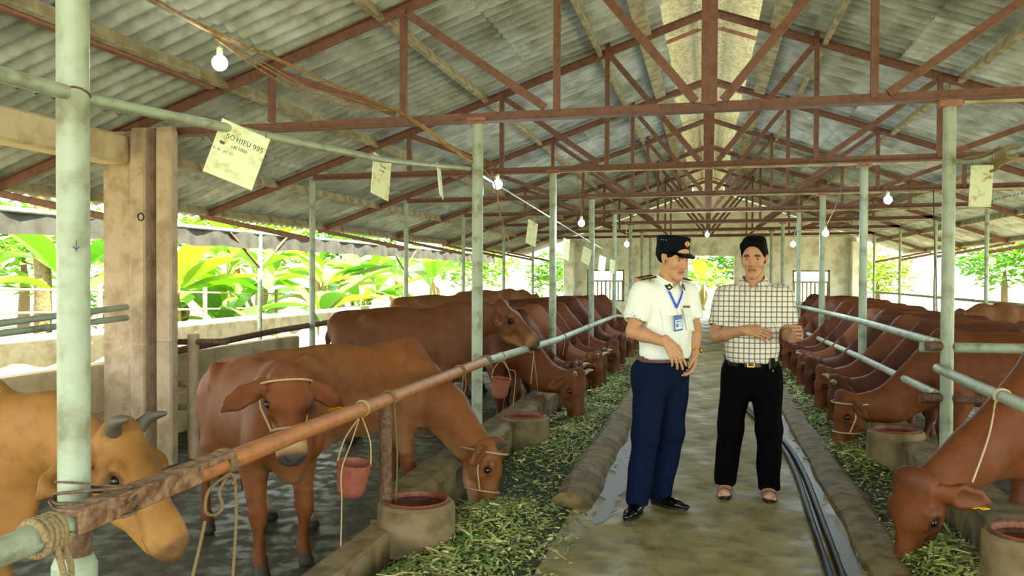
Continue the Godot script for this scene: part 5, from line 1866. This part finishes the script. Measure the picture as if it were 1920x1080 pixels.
		var tn := Vector3(0.85, 0.30, sg * 0.45).normalized()
		var ty := (Vector3.UP - tn * tn.y).normalized()
		var tb := Basis(tn.cross(ty), ty, tn) * Basis(Vector3.BACK, PI / 4 + 0.15 * sg)
		st = begin()
		box(st, tabp + tn * 0.006, Vector3(0.034, 0.034, 0.004), tb, 0.001)
		part("collar_tab", done(st), M.black, t0)
		st = begin()
		lathe(st, [Vector2(0, 0.004), Vector2(0.009, 0.0)], 6, tabp + tn * 0.008, Basis(ty, tn, ty.cross(tn)))
		part("tab_badge", done(st), M.brass, t0)
	# chest pockets, name plate, lanyard and card
	for sg in [-1.0, 1.0]:
		st = begin()
		var zc: float = J0.neck.z + sg * 0.078
		var p1 := surf(K0.shirt, Vector3(0, 1.245, zc), Vector3.RIGHT)
		var p2 := surf(K0.shirt, Vector3(0, 1.205, zc), Vector3.RIGHT)
		var p3 := surf(K0.shirt, Vector3(0, 1.115, zc), Vector3.RIGHT)
		bar(st, p1 + Vector3(0.001, 0, 0), p2 + Vector3(0.003, 0, 0), 0.098, 0.004, Vector3(1, 0, sg * 0.35), 0.001)
		bar(st, p2, p3, 0.094, 0.003, Vector3(1, 0, sg * 0.35), 0.001)
		part("chest_pocket", done(st), M.white_shirt, t0)
		if sg < 0:
			st = begin()
			bar(st, p1 + Vector3(0.006, 0.016, 0.03), p1 + Vector3(0.0, 0.016, -0.03), 0.004, 0.013, Vector3.UP, 0.001)
			part("name_plate", done(st), M.brown_leather, t0).set_meta("label", "small dark name plate on the chest")
	var lp: Array = []
	var lo: Array = []
	for q in 9:
		var u := q / 8.0
		var p := Vector3(0, lerpf(J0.neck.y - 0.015, 1.255, u), J0.neck.z + lerpf(0.075, 0.020, u))
		lp.append(surf(K0.shirt, p, Vector3.RIGHT, 0.018) + Vector3(0.007, 0, 0))
		lo.append(Vector3(0.9, 0.2, 0.3).normalized())
	st = begin()
	flat_band(st, lp, lo, 0.013, 0.002)
	var lp2: Array = []
	for q in 9:
		var u := q / 8.0
		lp2.append(surf(K0.shirt, Vector3(0, lerpf(J0.neck.y - 0.015, 1.255, u), J0.neck.z + lerpf(-0.075, 0.020, u)), Vector3.RIGHT, 0.018) + Vector3(0.006, 0, 0))
	flat_band(st, lp2, lo, 0.011, 0.002)
	part("lanyard", done(st), M.blue_ribbon, t0).set_meta("label", "bright blue lanyard ribbon")
	var cp := surf(K0.shirt, Vector3(0, 1.165, J0.neck.z + 0.035), Vector3.RIGHT, 0.02) + Vector3(0.014, 0, 0)
	st = begin()
	bar(st, lp[8], cp + Vector3(0, 0.048, 0), 0.006, 0.002, Vector3.RIGHT)
	part("card_strap", done(st), M.white_shirt, t0)
	var bb := Basis(Vector3.UP, PI / 2 + 0.12) * Basis(Vector3.BACK, 0.08)
	st = begin()
	box(st, cp, Vector3(0.076, 0.094, 0.004), bb, 0.003)
	part("card_holder", done(st), M.blue_card, t0).set_meta("label", "blue-framed identity card")
	st = begin()
	box(st, cp + bb.z * 0.003 + bb.y * -0.008, Vector3(0.058, 0.056, 0.002), bb)
	part("card_face", done(st), M.paper, t0)
	st = begin()
	box(st, cp + bb.z * 0.0045 + bb.y * 0.010, Vector3(0.048, 0.007, 0.001), bb)
	box(st, cp + bb.z * 0.0045 + bb.y * -0.012 - bb.x * 0.014, Vector3(0.018, 0.022, 0.001), bb)
	for q in 3:
		box(st, cp + bb.z * 0.0045 + bb.y * (-0.004 - 0.008 * q) + bb.x * 0.012, Vector3(0.024, 0.002, 0.001), bb)
	part("card_print", done(st), M.blue_card, t0)
	# watch and ring on the left hand
	st = begin()
	var wd: Vector3 = (J0.wrL - J0.elL).normalized()
	var wx := along(J0.wrL - wd * 0.02, wd, Vector3(0.6, 0, -0.8))
	lathe(st, [Vector2(0.029, -0.008), Vector2(0.032, -0.007), Vector2(0.032, 0.007), Vector2(0.029, 0.008)], 20, wx.origin, Basis(wx.basis.y, wx.basis.x, -wx.basis.z))
	lathe(st, [Vector2(0.0, 0.009), Vector2(0.015, 0.008), Vector2(0.017, 0.0)], 16, wx.origin + wx.basis.y * 0.031, Basis(wx.basis.z, wx.basis.y, -wx.basis.x))
	part("wrist_watch", done(st), M.brass, t0).set_meta("label", "gold wrist watch")
	shoes(t0, J0, [Vector3(0.45, 0, 0.75), Vector3(0.95, 0, -0.25)], false)
	# ---- the farmer's vest, pouch and sandals
	var t1: Node3D = who[1]
	var J1: Dictionary = far
	st = begin()
	var nk1: Vector3 = J1.neck
	lathe(st, [Vector2(0.078, -0.055), Vector2(0.070, -0.022), Vector2(0.067, -0.020)], 26, nk1 + Vector3(0.02, -0.005, 0), Basis(Vector3.BACK, -0.35))
	part("undershirt", done(st), M.white_shirt, t1)
	st = begin()
	var wp: Vector3 = J1.waist + Vector3(0.105, -0.008, -0.128)
	box(st, wp, Vector3(0.022, 0.075, 0.05), Basis(Vector3.UP, 0.75), 0.006)
	part("belt_pouch", done(st), M.shoe, t1)
	st = begin()
	for q in 3:
		tube(st, [wp + Vector3(-0.03 - 0.01 * q, -0.02 + 0.006 * q, -0.004), wp + Vector3(-0.02 - 0.01 * q, -0.055, -0.008)], 0.004, 6)
	part("keys", done(st), M.brass, t1)
	shoes(t1, J1, [Vector3(1, 0, -0.02), Vector3(1, 0, -0.06)], true)

func shoes(t: Node3D, J: Dictionary, dirs: Array, sandal: bool) -> void:
	for k in 2:
		var an: Vector3 = J["ankR" if k == 0 else "ankL"]
		var x := along(Vector3(an.x, 0, an.z), dirs[k], Vector3.UP)
		var L: Array = []
		bone(L, Vector3(-0.045, 0.045, 0), Vector3(0.03, 0.045, 0), 0.036, 0.040, 0.02, Vector3(1, 1, 0.9))
		bone(L, Vector3(0.03, 0.042, 0), Vector3(0.13, 0.030, 0), 0.042, 0.030, 0.02, Vector3(1, 0.85, 1.1))
		if not sandal:
			bone(L, Vector3(0.13, 0.028, 0), Vector3(0.195, 0.024, 0), 0.036, 0.020, 0.02, Vector3(1, 0.75, 1.1))
		else:
			for q in 5:
				var z := (0.026 - 0.0135 * q) * (-1.0 if k == 0 else 1.0) * -1.0
				var l := 0.175 - 0.009 * q
				bone(L, Vector3(0.12, 0.032, z), Vector3(l, 0.026, z * 1.15), 0.013 if q == 0 else 0.010, 0.011 if q == 0 else 0.008, 0.006)
		bone(L, Vector3(-0.012, 0.05, 0), Vector3(-0.005, 0.13, 0), 0.036, 0.038, 0.02)
		var d := net(L, 0.006)
		for q in d.v.size():
			if d.v[q].y < 0.013:
				d.v[q] = Vector3(d.v[q].x, 0.013, d.v[q].z)
		var sk := func(_v: Vector3, _n: Vector3) -> Color: return Color(0.46, 0.24, 0.16) if sandal else Color(1, 1, 1)
		part("foot" if sandal else "shoe", surface(merge([[d, x, sk]])), M.skin if sandal else M.shoe, t)
		var st := begin()
		var out: Array = []
		for q in 24:
			var a := TAU * q / 24.0
			var px := cos(a)
			out.append(Vector3(0.065 + px * (0.128 if sandal else 0.135), 0, sin(a) * (0.046 if px > 0 else 0.038) * (1.0 if absf(px) < 0.9 else 0.95)))
		for q in 24:
			var a: Vector3 = out[q]
			var b: Vector3 = out[(q + 1) % 24]
			quad(st, x * b, x * a, x * (a + Vector3(0, 0.016, 0)), x * (b + Vector3(0, 0.016, 0)))
			quad(st, x * (a + Vector3(0, 0.016, 0)), x * Vector3(0.065, 0.016, 0), x * Vector3(0.065, 0.016, 0), x * (b + Vector3(0, 0.016, 0)))
		part("sole", done(st), M.black, t)
		if sandal:
			st = begin()
			for e in [[0.115, 0.048, 0.066], [0.055, 0.055, 0.090]]:
				var arc: Array = []
				for q in 11:
					var a := PI * q / 10.0
					arc.append(x * Vector3(e[0] - 0.015 * sin(a), 0.012 + sin(a) * e[2] * 0.74, cos(a) * e[1]))
				for q in 10:
					bar(st, arc[q], arc[q + 1], 0.032, 0.004, x.basis.x.cross(arc[q + 1] - arc[q]).normalized())
			part("strap", done(st), M.brown_leather, t)

# ------------------------------------------------------------------ signs, lamps, cables, ropes, buckets
func coil(st: SurfaceTool, z: float, x: float, y: float, turns: float, pitch: float, r: float, th: float) -> void:
	var pts: Array = []
	var n := int(turns * 14)
	for i in n + 1:
		var a := TAU * turns * i / n
		pts.append(Vector3(x + cos(a) * (r + th * 0.8), y + sin(a) * (r + th * 0.8), z - pitch * i / n + 0.003 * sin(a * 2.3)))
	tube(st, pts, th, 7)

func rope_thing(label: String, group: String, z: float, turns: float, width: float, th: float, strands: Array, m: Material, x := -1.67, y := 0.785, r := 0.036) -> Node3D:
	var t := thing("rope", label, "rope", Vector3.ZERO, 0, group)
	var st := begin()
	coil(st, z, x, y, turns, width, r, th)
	part("coil", done(st), m, t)
	for s in strands:
		st = begin()
		tube(st, curve_points(s, 6), th * 0.8, 7)
		part("strand", done(st), m, t)
	return t

func board(label: String, c: Vector3, n: Vector3, w: float, h: float, roll: float, hang_y: float, writing: int) -> void:
	var t := thing("sign_board", label, "sign", c, 0, "hanging sign boards")
	var z := n.normalized()
	var x := Vector3.UP.cross(z).normalized()
	var b := Basis(x, z.cross(x), z) * Basis(Vector3.BACK, roll)
	t.basis = b
	var st := begin()
	box(st, Vector3.ZERO, Vector3(w, h, 0.004), Basis.IDENTITY, 0.0015)
	part("plate", done(st), M.sign, t)
	st = begin()
	for s in [-1, 1]:
		var p := Vector3(s * w * 0.42, h * 0.45, 0)
		var up := b.inverse() * Vector3(0, hang_y - (c + b * p).y, 0)
		tube(st, [p, p + up * 0.5 + Vector3(0, 0, 0.004), p + up], 0.0018, 5)
	part("wire", done(st), M.galv_rust, t)
	if writing == 0:
		return
	var font := SystemFont.new()
	font.font_names = PackedStringArray(["Droid Sans"])
	var lines: Array = [["SO HIEU 995", 0.026, 0.012, 0.052], ["LAI SIND", 0.016, 0.0, 0.022], ["D . N . 20 . 17", 0.013, -0.055, -0.008]] if writing == 1 else [["SO HIEU", 0.018, 0.01, 0.06], ["LAI SIND", 0.014, 0.0, 0.035]]
	for l in lines:
		var tm := TextMesh.new()
		tm.text = l[0]
		tm.font = font
		tm.font_size = 32
		tm.pixel_size = l[1] / 32.0
		tm.depth = 0.0006
		part("writing", tm, M.ink, t, Vector3(l[2], l[3], 0.0024))
	if writing == 1:
		st = begin()
		tube(st, [Vector3(-0.075, 0.025, 0.001), Vector3(-0.07, 0.02, 0.002), Vector3(-0.06, 0.022, 0.001)], 0.006, 6)
		part("rust_spot", done(st), M.galv_rust, t)

func lamp(label: String, at: Vector3, top: Vector3, power: float) -> void:
	var t := thing("light_bulb", label, "light bulb", at, 0, "lit bulbs")
	var st := begin()
	var prof: Array = []
	for k in 11:
		var a := PI * k / 10.0
		prof.append(Vector2(maxf(sin(a) * 0.040, 0.012 if k > 7 else 0.0), -cos(a) * 0.040))
	lathe(st, prof, 18)
	part("bulb_globe", done(st), M.glow, t)
	st = begin()
	lathe(st, [Vector2(0.013, 0.030), Vector2(0.016, 0.036), Vector2(0.016, 0.075), Vector2(0.008, 0.085), Vector2(0.0, 0.086)], 14)
	part("socket", done(st), M.sign, t)
	st = begin()
	var d := top - at
	tube(st, curve_points([Vector3(0, 0.08, 0), d * 0.5 + Vector3(0.02, -0.01, 0.0), d], 6), 0.0035, 6)
	part("cord", done(st), M.cable, t)
	var o := OmniLight3D.new()
	o.name = "bulb_light"
	o.light_color = Color(0.88, 0.96, 1.0)
	o.light_energy = power
	o.light_size = 0.035
	o.omni_range = 30.0
	o.omni_attenuation = 2.0
	o.shadow_enabled = true
	o.position = Vector3(0, -0.045, 0)
	t.add_child(o)

func bucket(label: String, at: Vector3, rail: Vector3) -> void:
	var t := thing("bucket", label, "bucket", at, 0, "hanging buckets")
	t.rotation = Vector3(0.10, 0.3, -0.12)
	var st := begin()
	lathe(st, [Vector2(0, 0), Vector2(0.058, 0), Vector2(0.068, 0.02), Vector2(0.084, 0.15), Vector2(0.088, 0.152), Vector2(0.088, 0.160), Vector2(0.081, 0.160), Vector2(0.064, 0.02), Vector2(0.0, 0.012)], 9)
	part("pail", done(st), M.bucket, t)
	st = begin()
	var inv := t.transform.affine_inverse()
	for s in [-1, 1]:
		var p := Vector3(s * 0.082, 0.150, 0)
		tube(st, curve_points([p, (p + inv * rail) * 0.5 + Vector3(s * 0.02, 0, 0), inv * rail], 5), 0.004, 6)
	part("hanger", done(st), M.cord, t)

func build_small_things() -> void:
	var st := begin()
	# the thin pipes overhead that carry the signs
	var pipes := [[[Vector3(-1.76, 1.95, 0.6), Vector3(-1.75, 1.955, -2.08)], 0.021, "near length of thin overhead pipe at left, before the thick post"], [[Vector3(-1.80, 1.968, -2.22), Vector3(-1.77, 2.03, -3.5), Vector3(-1.75, 2.09, -4.6), Vector3(-1.80, 2.27, -6.44)], 0.018, "thin overhead pipe carrying the first sign boards at left"], [[Vector3(-1.80, 2.27, -6.56), Vector3(-1.78, 2.12, -9.8), Vector3(-1.76, 1.96, -13.2), Vector3(-1.76, 1.84, -16.6)], 0.009, "farther length of thin overhead pipe carrying the small far sign boards"], [[Vector3(1.80, 2.08, 0.4), Vector3(1.80, 2.17, -5.1), Vector3(1.75, 2.225, -6.3), Vector3(1.665, 2.24, -6.46)], 0.022, "thin overhead pipe at upper right, tied to the near right post"]]
	for p in pipes:
		st = begin()
		tube(st, p[0], p[1], 10)
		tag(part("overhead_pipe", done(st), M.galv, self), p[2], "pipe", "overhead sign pipes")
	st = begin()
	var wr: Array = []
	for k in 17:
		var a := TAU * k / 16.0
		wr.append(Vector3(-1.80 + cos(a) * 0.047, 1.975 + 0.008 * sin(a * 2.0), -2.17 + sin(a) * 0.047))
	tube(st, wr, 0.003, 6)
	tag(part("tie_wire", done(st), M.galv_rust, self), "rusty tie wire looped round the thick foreground post", "wire")
	board("largest pale sign board with handwriting, tilted, nearest on the left pipe", Vector3(-1.755, 1.905, -2.99), Vector3(0.72, -0.05, 0.69), 0.195, 0.215, -0.33, 2.01, 1)
	board("second pale sign board with faint writing, turned partly away", Vector3(-1.755, 1.985, -4.48), Vector3(0.93, 0.0, 0.12), 0.20, 0.225, -0.16, 2.09, 2)
	board("third sign board seen nearly edge-on, before the near left post", Vector3(-1.765, 2.08, -5.58), Vector3(0.93, 0.1, -0.17), 0.20, 0.22, -0.12, 2.19, 0)
	board("fourth small sign board, just beyond the near left post", Vector3(-1.765, 1.88, -8.7), Vector3(0.85, 0, 0.30), 0.20, 0.25, -0.22, 2.17, 0)
	board("fifth small sign board along the left pipe, before the end wall", Vector3(-1.765, 1.78, -10.9), Vector3(0.9, 0, 0.25), 0.20, 0.27, -0.15, 2.06, 0)
	board("sixth small sign board along the left pipe, strongly tilted", Vector3(-1.76, 1.74, -12.75), Vector3(0.8, 0, 0.45), 0.22, 0.24, -0.30, 1.97, 0)
	board("seventh small sign board along the left pipe", Vector3(-1.76, 1.65, -14.7), Vector3(0.8, 0, 0.4), 0.21, 0.26, -0.2, 1.91, 0)
	board("last and smallest sign board along the left pipe", Vector3(-1.76, 1.62, -16.3), Vector3(0.85, 0, 0.35), 0.2, 0.26, -0.1, 1.85, 0)
	board("stained pale sign board hanging by the near right post", Vector3(1.78, 2.06, -6.35), Vector3(-0.35, 0.0, 0.95), 0.135, 0.28, -0.05, 2.22, 0)
	# lamps
	var lm := [["brightest bulb, hanging from the cables at upper left", Vector3(-2.446, 2.531, -4.0), Vector3(-2.49, 2.67, -4.02)], ["bulb beside the top of the near left post", Vector3(-1.70, 2.20, -6.95), Vector3(-1.75, 2.30, -6.6)], ["bulb left of the aisle between the second and third left posts", Vector3(-1.44, 2.06, -10.0), Vector3(-1.5, 2.66, -9.9)], ["small far bulb left of the man with the cap", Vector3(-1.28, 1.956, -14.0), Vector3(-1.3, 2.66, -13.3)], ["bulb on the ridge line above the two men", Vector3(-0.018, 2.195, -16.0), Vector3(0, 2.68, -16.55)], ["faint far bulb right of the man in the checked shirt", Vector3(1.281, 1.945, -14.0), Vector3(1.3, 2.66, -13.3)], ["bulb in front of the third right post", Vector3(1.38, 1.973, -11.0), Vector3(1.45, 2.66, -9.9)], ["bulb right of the second right post", Vector3(1.70, 2.196, -9.0), Vector3(1.63, 2.67, -9.83)]]
	for l in lm:
		lamp(l[0], l[1], l[2], 0.07 if l[1].z > -9.5 else 0.28)
	# cable bundle at upper left
	var cb := thing("cable_bundle", "bundle of dusty tan cables crossing the upper left towards the first truss", "cables")
	var main := [Vector3(-2.26, 2.62, -2.6), Vector3(-2.354, 2.635, -3.3), Vector3(-2.482, 2.69, -4.0), Vector3(-2.549, 2.747, -4.8), Vector3(-2.488, 2.745, -5.6), Vector3(-2.396, 2.742, -6.42), Vector3(-2.20, 2.62, -6.45), Vector3(-2.0, 2.47, -6.46), Vector3(-1.80, 2.345, -6.46), Vector3(-1.72, 2.30, -6.56)]
	for k in 4:
		st = begin()
		var q: Array = []
		for i in main.size():
			q.append(main[i] + Vector3(0.012 * sin(k * 2.1 + i * 1.3), 0.010 * cos(k * 1.7 + i * 1.9), 0.01 * sin(k + i)))
		tube(st, curve_points(q, 6), 0.009 if k == 0 else 0.0055, 7)
		part("cable", done(st), M.cable, cb)
	for k in 3:
		st = begin()
		var q2: Array = [Vector3(-2.49, 2.67, -4.0)]
		var lp := [Vector3(-2.619, 2.665, -4.8), Vector3(-2.631, 2.658, -5.4), Vector3(-2.581, 2.688, -6.0)]
		for i in 3:
			q2.append(lp[i] + Vector3(0, [0.0, 0.035, 0.06][k] - 0.01 * (i % 2), 0.02 * k))
		q2.append(Vector3(-2.41, 2.73, -6.40))
		tube(st, curve_points(q2, 7), 0.0055, 7)
		part("slack_cable", done(st), M.cable, cb)
	# drop of cable below the bulb by the near left post
	st = begin()
	tube(st, curve_points([Vector3(-1.70, 2.28, -6.75), Vector3(-1.69, 2.1, -6.9), Vector3(-1.66, 1.92, -6.9), Vector3(-1.60, 1.72, -6.95)], 6), 0.006, 7)
	tag(part("cable", done(st), M.cable, self), "loose tan cable dangling below the bulb by the near left post", "cable")
	# ropes on the left rail
	var g1 := "ropes on the left rail"
	rope_thing("thick pale rope wrapped many times round the near pale end of the left rail", g1, -1.86, 5.0, 0.085, 0.011, [[Vector3(-1.64, 0.755, -1.93), Vector3(-1.635, 0.66, -1.96), Vector3(-1.64, 0.52, -1.94)], [Vector3(-1.63, 0.75, -1.90), Vector3(-1.625, 0.64, -1.93), Vector3(-1.635, 0.55, -1.97)]], M.old_rope, -1.67, 0.772)
	rope_thing("brown rope tied with a big hanging loop, in front of the young cow", g1, -2.74, 3.0, 0.035, 0.007, [[Vector3(-1.635, 0.75, -2.735), Vector3(-1.63, 0.725, -2.60), Vector3(-1.635, 0.655, -2.585), Vector3(-1.635, 0.628, -2.64), Vector3(-1.63, 0.645, -2.68), Vector3(-1.635, 0.70, -2.67), Vector3(-1.635, 0.745, -2.72)], [Vector3(-1.635, 0.745, -2.745), Vector3(-1.625, 0.71, -2.755), Vector3(-1.63, 0.56, -2.768), Vector3(-1.635, 0.34, -2.75)], [Vector3(-1.635, 0.745, -2.74), Vector3(-1.62, 0.735, -2.75), Vector3(-1.622, 0.715, -2.735), Vector3(-1.632, 0.72, -2.75)], [Vector3(-1.64, 0.62, -2.59), Vector3(-1.64, 0.55, -2.56), Vector3(-1.645, 0.40, -2.50)]], M.rope)
	rope_thing("thin cord ring holding the near bucket", g1, -4.0, 1.5, 0.02, 0.004, [[Vector3(-1.64, 0.75, -3.9), Vector3(-1.635, 0.66, -3.80), Vector3(-1.64, 0.55, -3.70), Vector3(-1.64, 0.40, -3.70), Vector3(-1.64, 0.2, -3.69)]], M.cord)
	rope_thing("flat brown strap tied from the rail down to the foot of the short post", g1, -4.36, 2.0, 0.03, 0.006, [[Vector3(-1.632, 0.76, -4.36), Vector3(-1.622, 0.45, -4.38), Vector3(-1.625, 0.15, -4.35)], [Vector3(-1.62, 0.17, -4.36), Vector3(-1.60, 0.155, -4.32), Vector3(-1.60, 0.09, -4.28), Vector3(-1.585, 0.02, -4.27)]], M.rope)
	rope_thing("knotted rope end hanging before the dark brown cow", g1, -5.72, 3.0, 0.03, 0.006, [[Vector3(-1.64, 0.76, -5.73), Vector3(-1.63, 0.67, -5.66), Vector3(-1.64, 0.59, -5.72)], [Vector3(-1.63, 0.76, -5.74), Vector3(-1.625, 0.68, -5.74), Vector3(-1.635, 0.61, -5.70)]], M.rope)
	rope_thing("rope looped at the near left post", g1, -6.42, 2.0, 0.12, 0.006, [[Vector3(-1.64, 0.76, -6.5), Vector3(-1.64, 0.70, -6.54), Vector3(-1.70, 0.64, -6.60)]], M.rope)
	rope_thing("long pale rope hanging past the second bucket", g1, -6.95, 1.5, 0.02, 0.004, [[Vector3(-1.64, 0.75, -6.95), Vector3(-1.63, 0.66, -7.08), Vector3(-1.63, 0.59, -7.34), Vector3(-1.64, 0.32, -7.30)]], M.cord, -1.67, 0.77)
	rope_thing("rope hanging before the third grazing cow of the left row", g1, -8.15, 2.0, 0.03, 0.005, [[Vector3(-1.64, 0.72, -8.17), Vector3(-1.63, 0.5, -8.26), Vector3(-1.64, 0.25, -8.45)], [Vector3(-1.63, 0.72, -8.17), Vector3(-1.635, 0.55, -8.1), Vector3(-1.64, 0.42, -8.06)]], M.cord, -1.67, 0.745)
	rope_thing("rope knot on the rail at the second left post", g1, -10.1, 3.0, 0.05, 0.006, [[Vector3(-1.64, 0.68, -10.1), Vector3(-1.64, 0.6, -10.0), Vector3(-1.64, 0.52, -9.92)]], M.rope, -1.67, 0.713, 0.034)
	rope_thing("thin straight cord far along the left rail", g1, -12.2, 1.5, 0.03, 0.005, [[Vector3(-1.64, 0.68, -12.2), Vector3(-1.64, 0.4, -12.22), Vector3(-1.64, 0.08, -12.25)]], M.cord, -1.67, 0.712, 0.034)
	rope_thing("pale rope from the near right rail down to the ear of the big cow", "", -4.79, 2.0, 0.03, 0.006, [[Vector3(1.425, 0.82, -4.80), Vector3(1.36, 0.66, -4.68), Vector3(1.24, 0.47, -4.50)], [Vector3(1.43, 0.82, -4.82), Vector3(1.42, 0.76, -4.80), Vector3(1.425, 0.71, -4.78)]], M.pale_rope, 1.457, 0.846, 0.033)
	rope_thing("dusty clump of old rope wound on the overhead pipe at upper right", "", -5.75, 7.0, 0.30, 0.013, [[Vector3(1.79, 2.20, -6.02), Vector3(1.80, 2.15, -6.06), Vector3(1.77, 2.13, -6.12)], [Vector3(1.77, 2.26, -5.9), Vector3(1.73, 2.24, -6.15), Vector3(1.68, 2.25, -6.38)]], M.old_rope, 1.785, 2.205, 0.024)
	# wire lashing where the rail meets the foreground post
	st = begin()
	for k in 5:
		var q3: Array = []
		for i in 15:
			var a := TAU * i / 14.0
			q3.append(Vector3(-1.735 + cos(a) * (0.12 + 0.004 * k), 0.835 - 0.014 * k + 0.02 * sin(a + k), -2.17 + sin(a) * (0.058 + 0.004 * k)))
		tube(st, q3, 0.0035 + 0.001 * (k % 3), 6)
	tag(part("wire_lashing", done(st), M.galv_rust, self), "rusty wire lashing that ties the left rail to the foreground post", "wire")
	st = begin()
	tube(st, curve_points([Vector3(3.02, 2.66, -12.9), Vector3(3.05, 2.0, -12.95), Vector3(3.10, 1.3, -13.0), Vector3(3.12, 0.75, -13.05)], 6), 0.007, 6)
	tag(part("cable", done(st), M.black, self), "thin dark cable hanging down behind the near right post", "cable")
	bucket("reddish plastic bucket hanging from the left rail in front of the young cow", Vector3(-1.70, 0.375, -3.94), Vector3(-1.67, 0.755, -4.0))
	bucket("small reddish bucket hanging farther along the left rail, beside the near post", Vector3(-1.70, 0.43, -7.02), Vector3(-1.67, 0.75, -6.98))
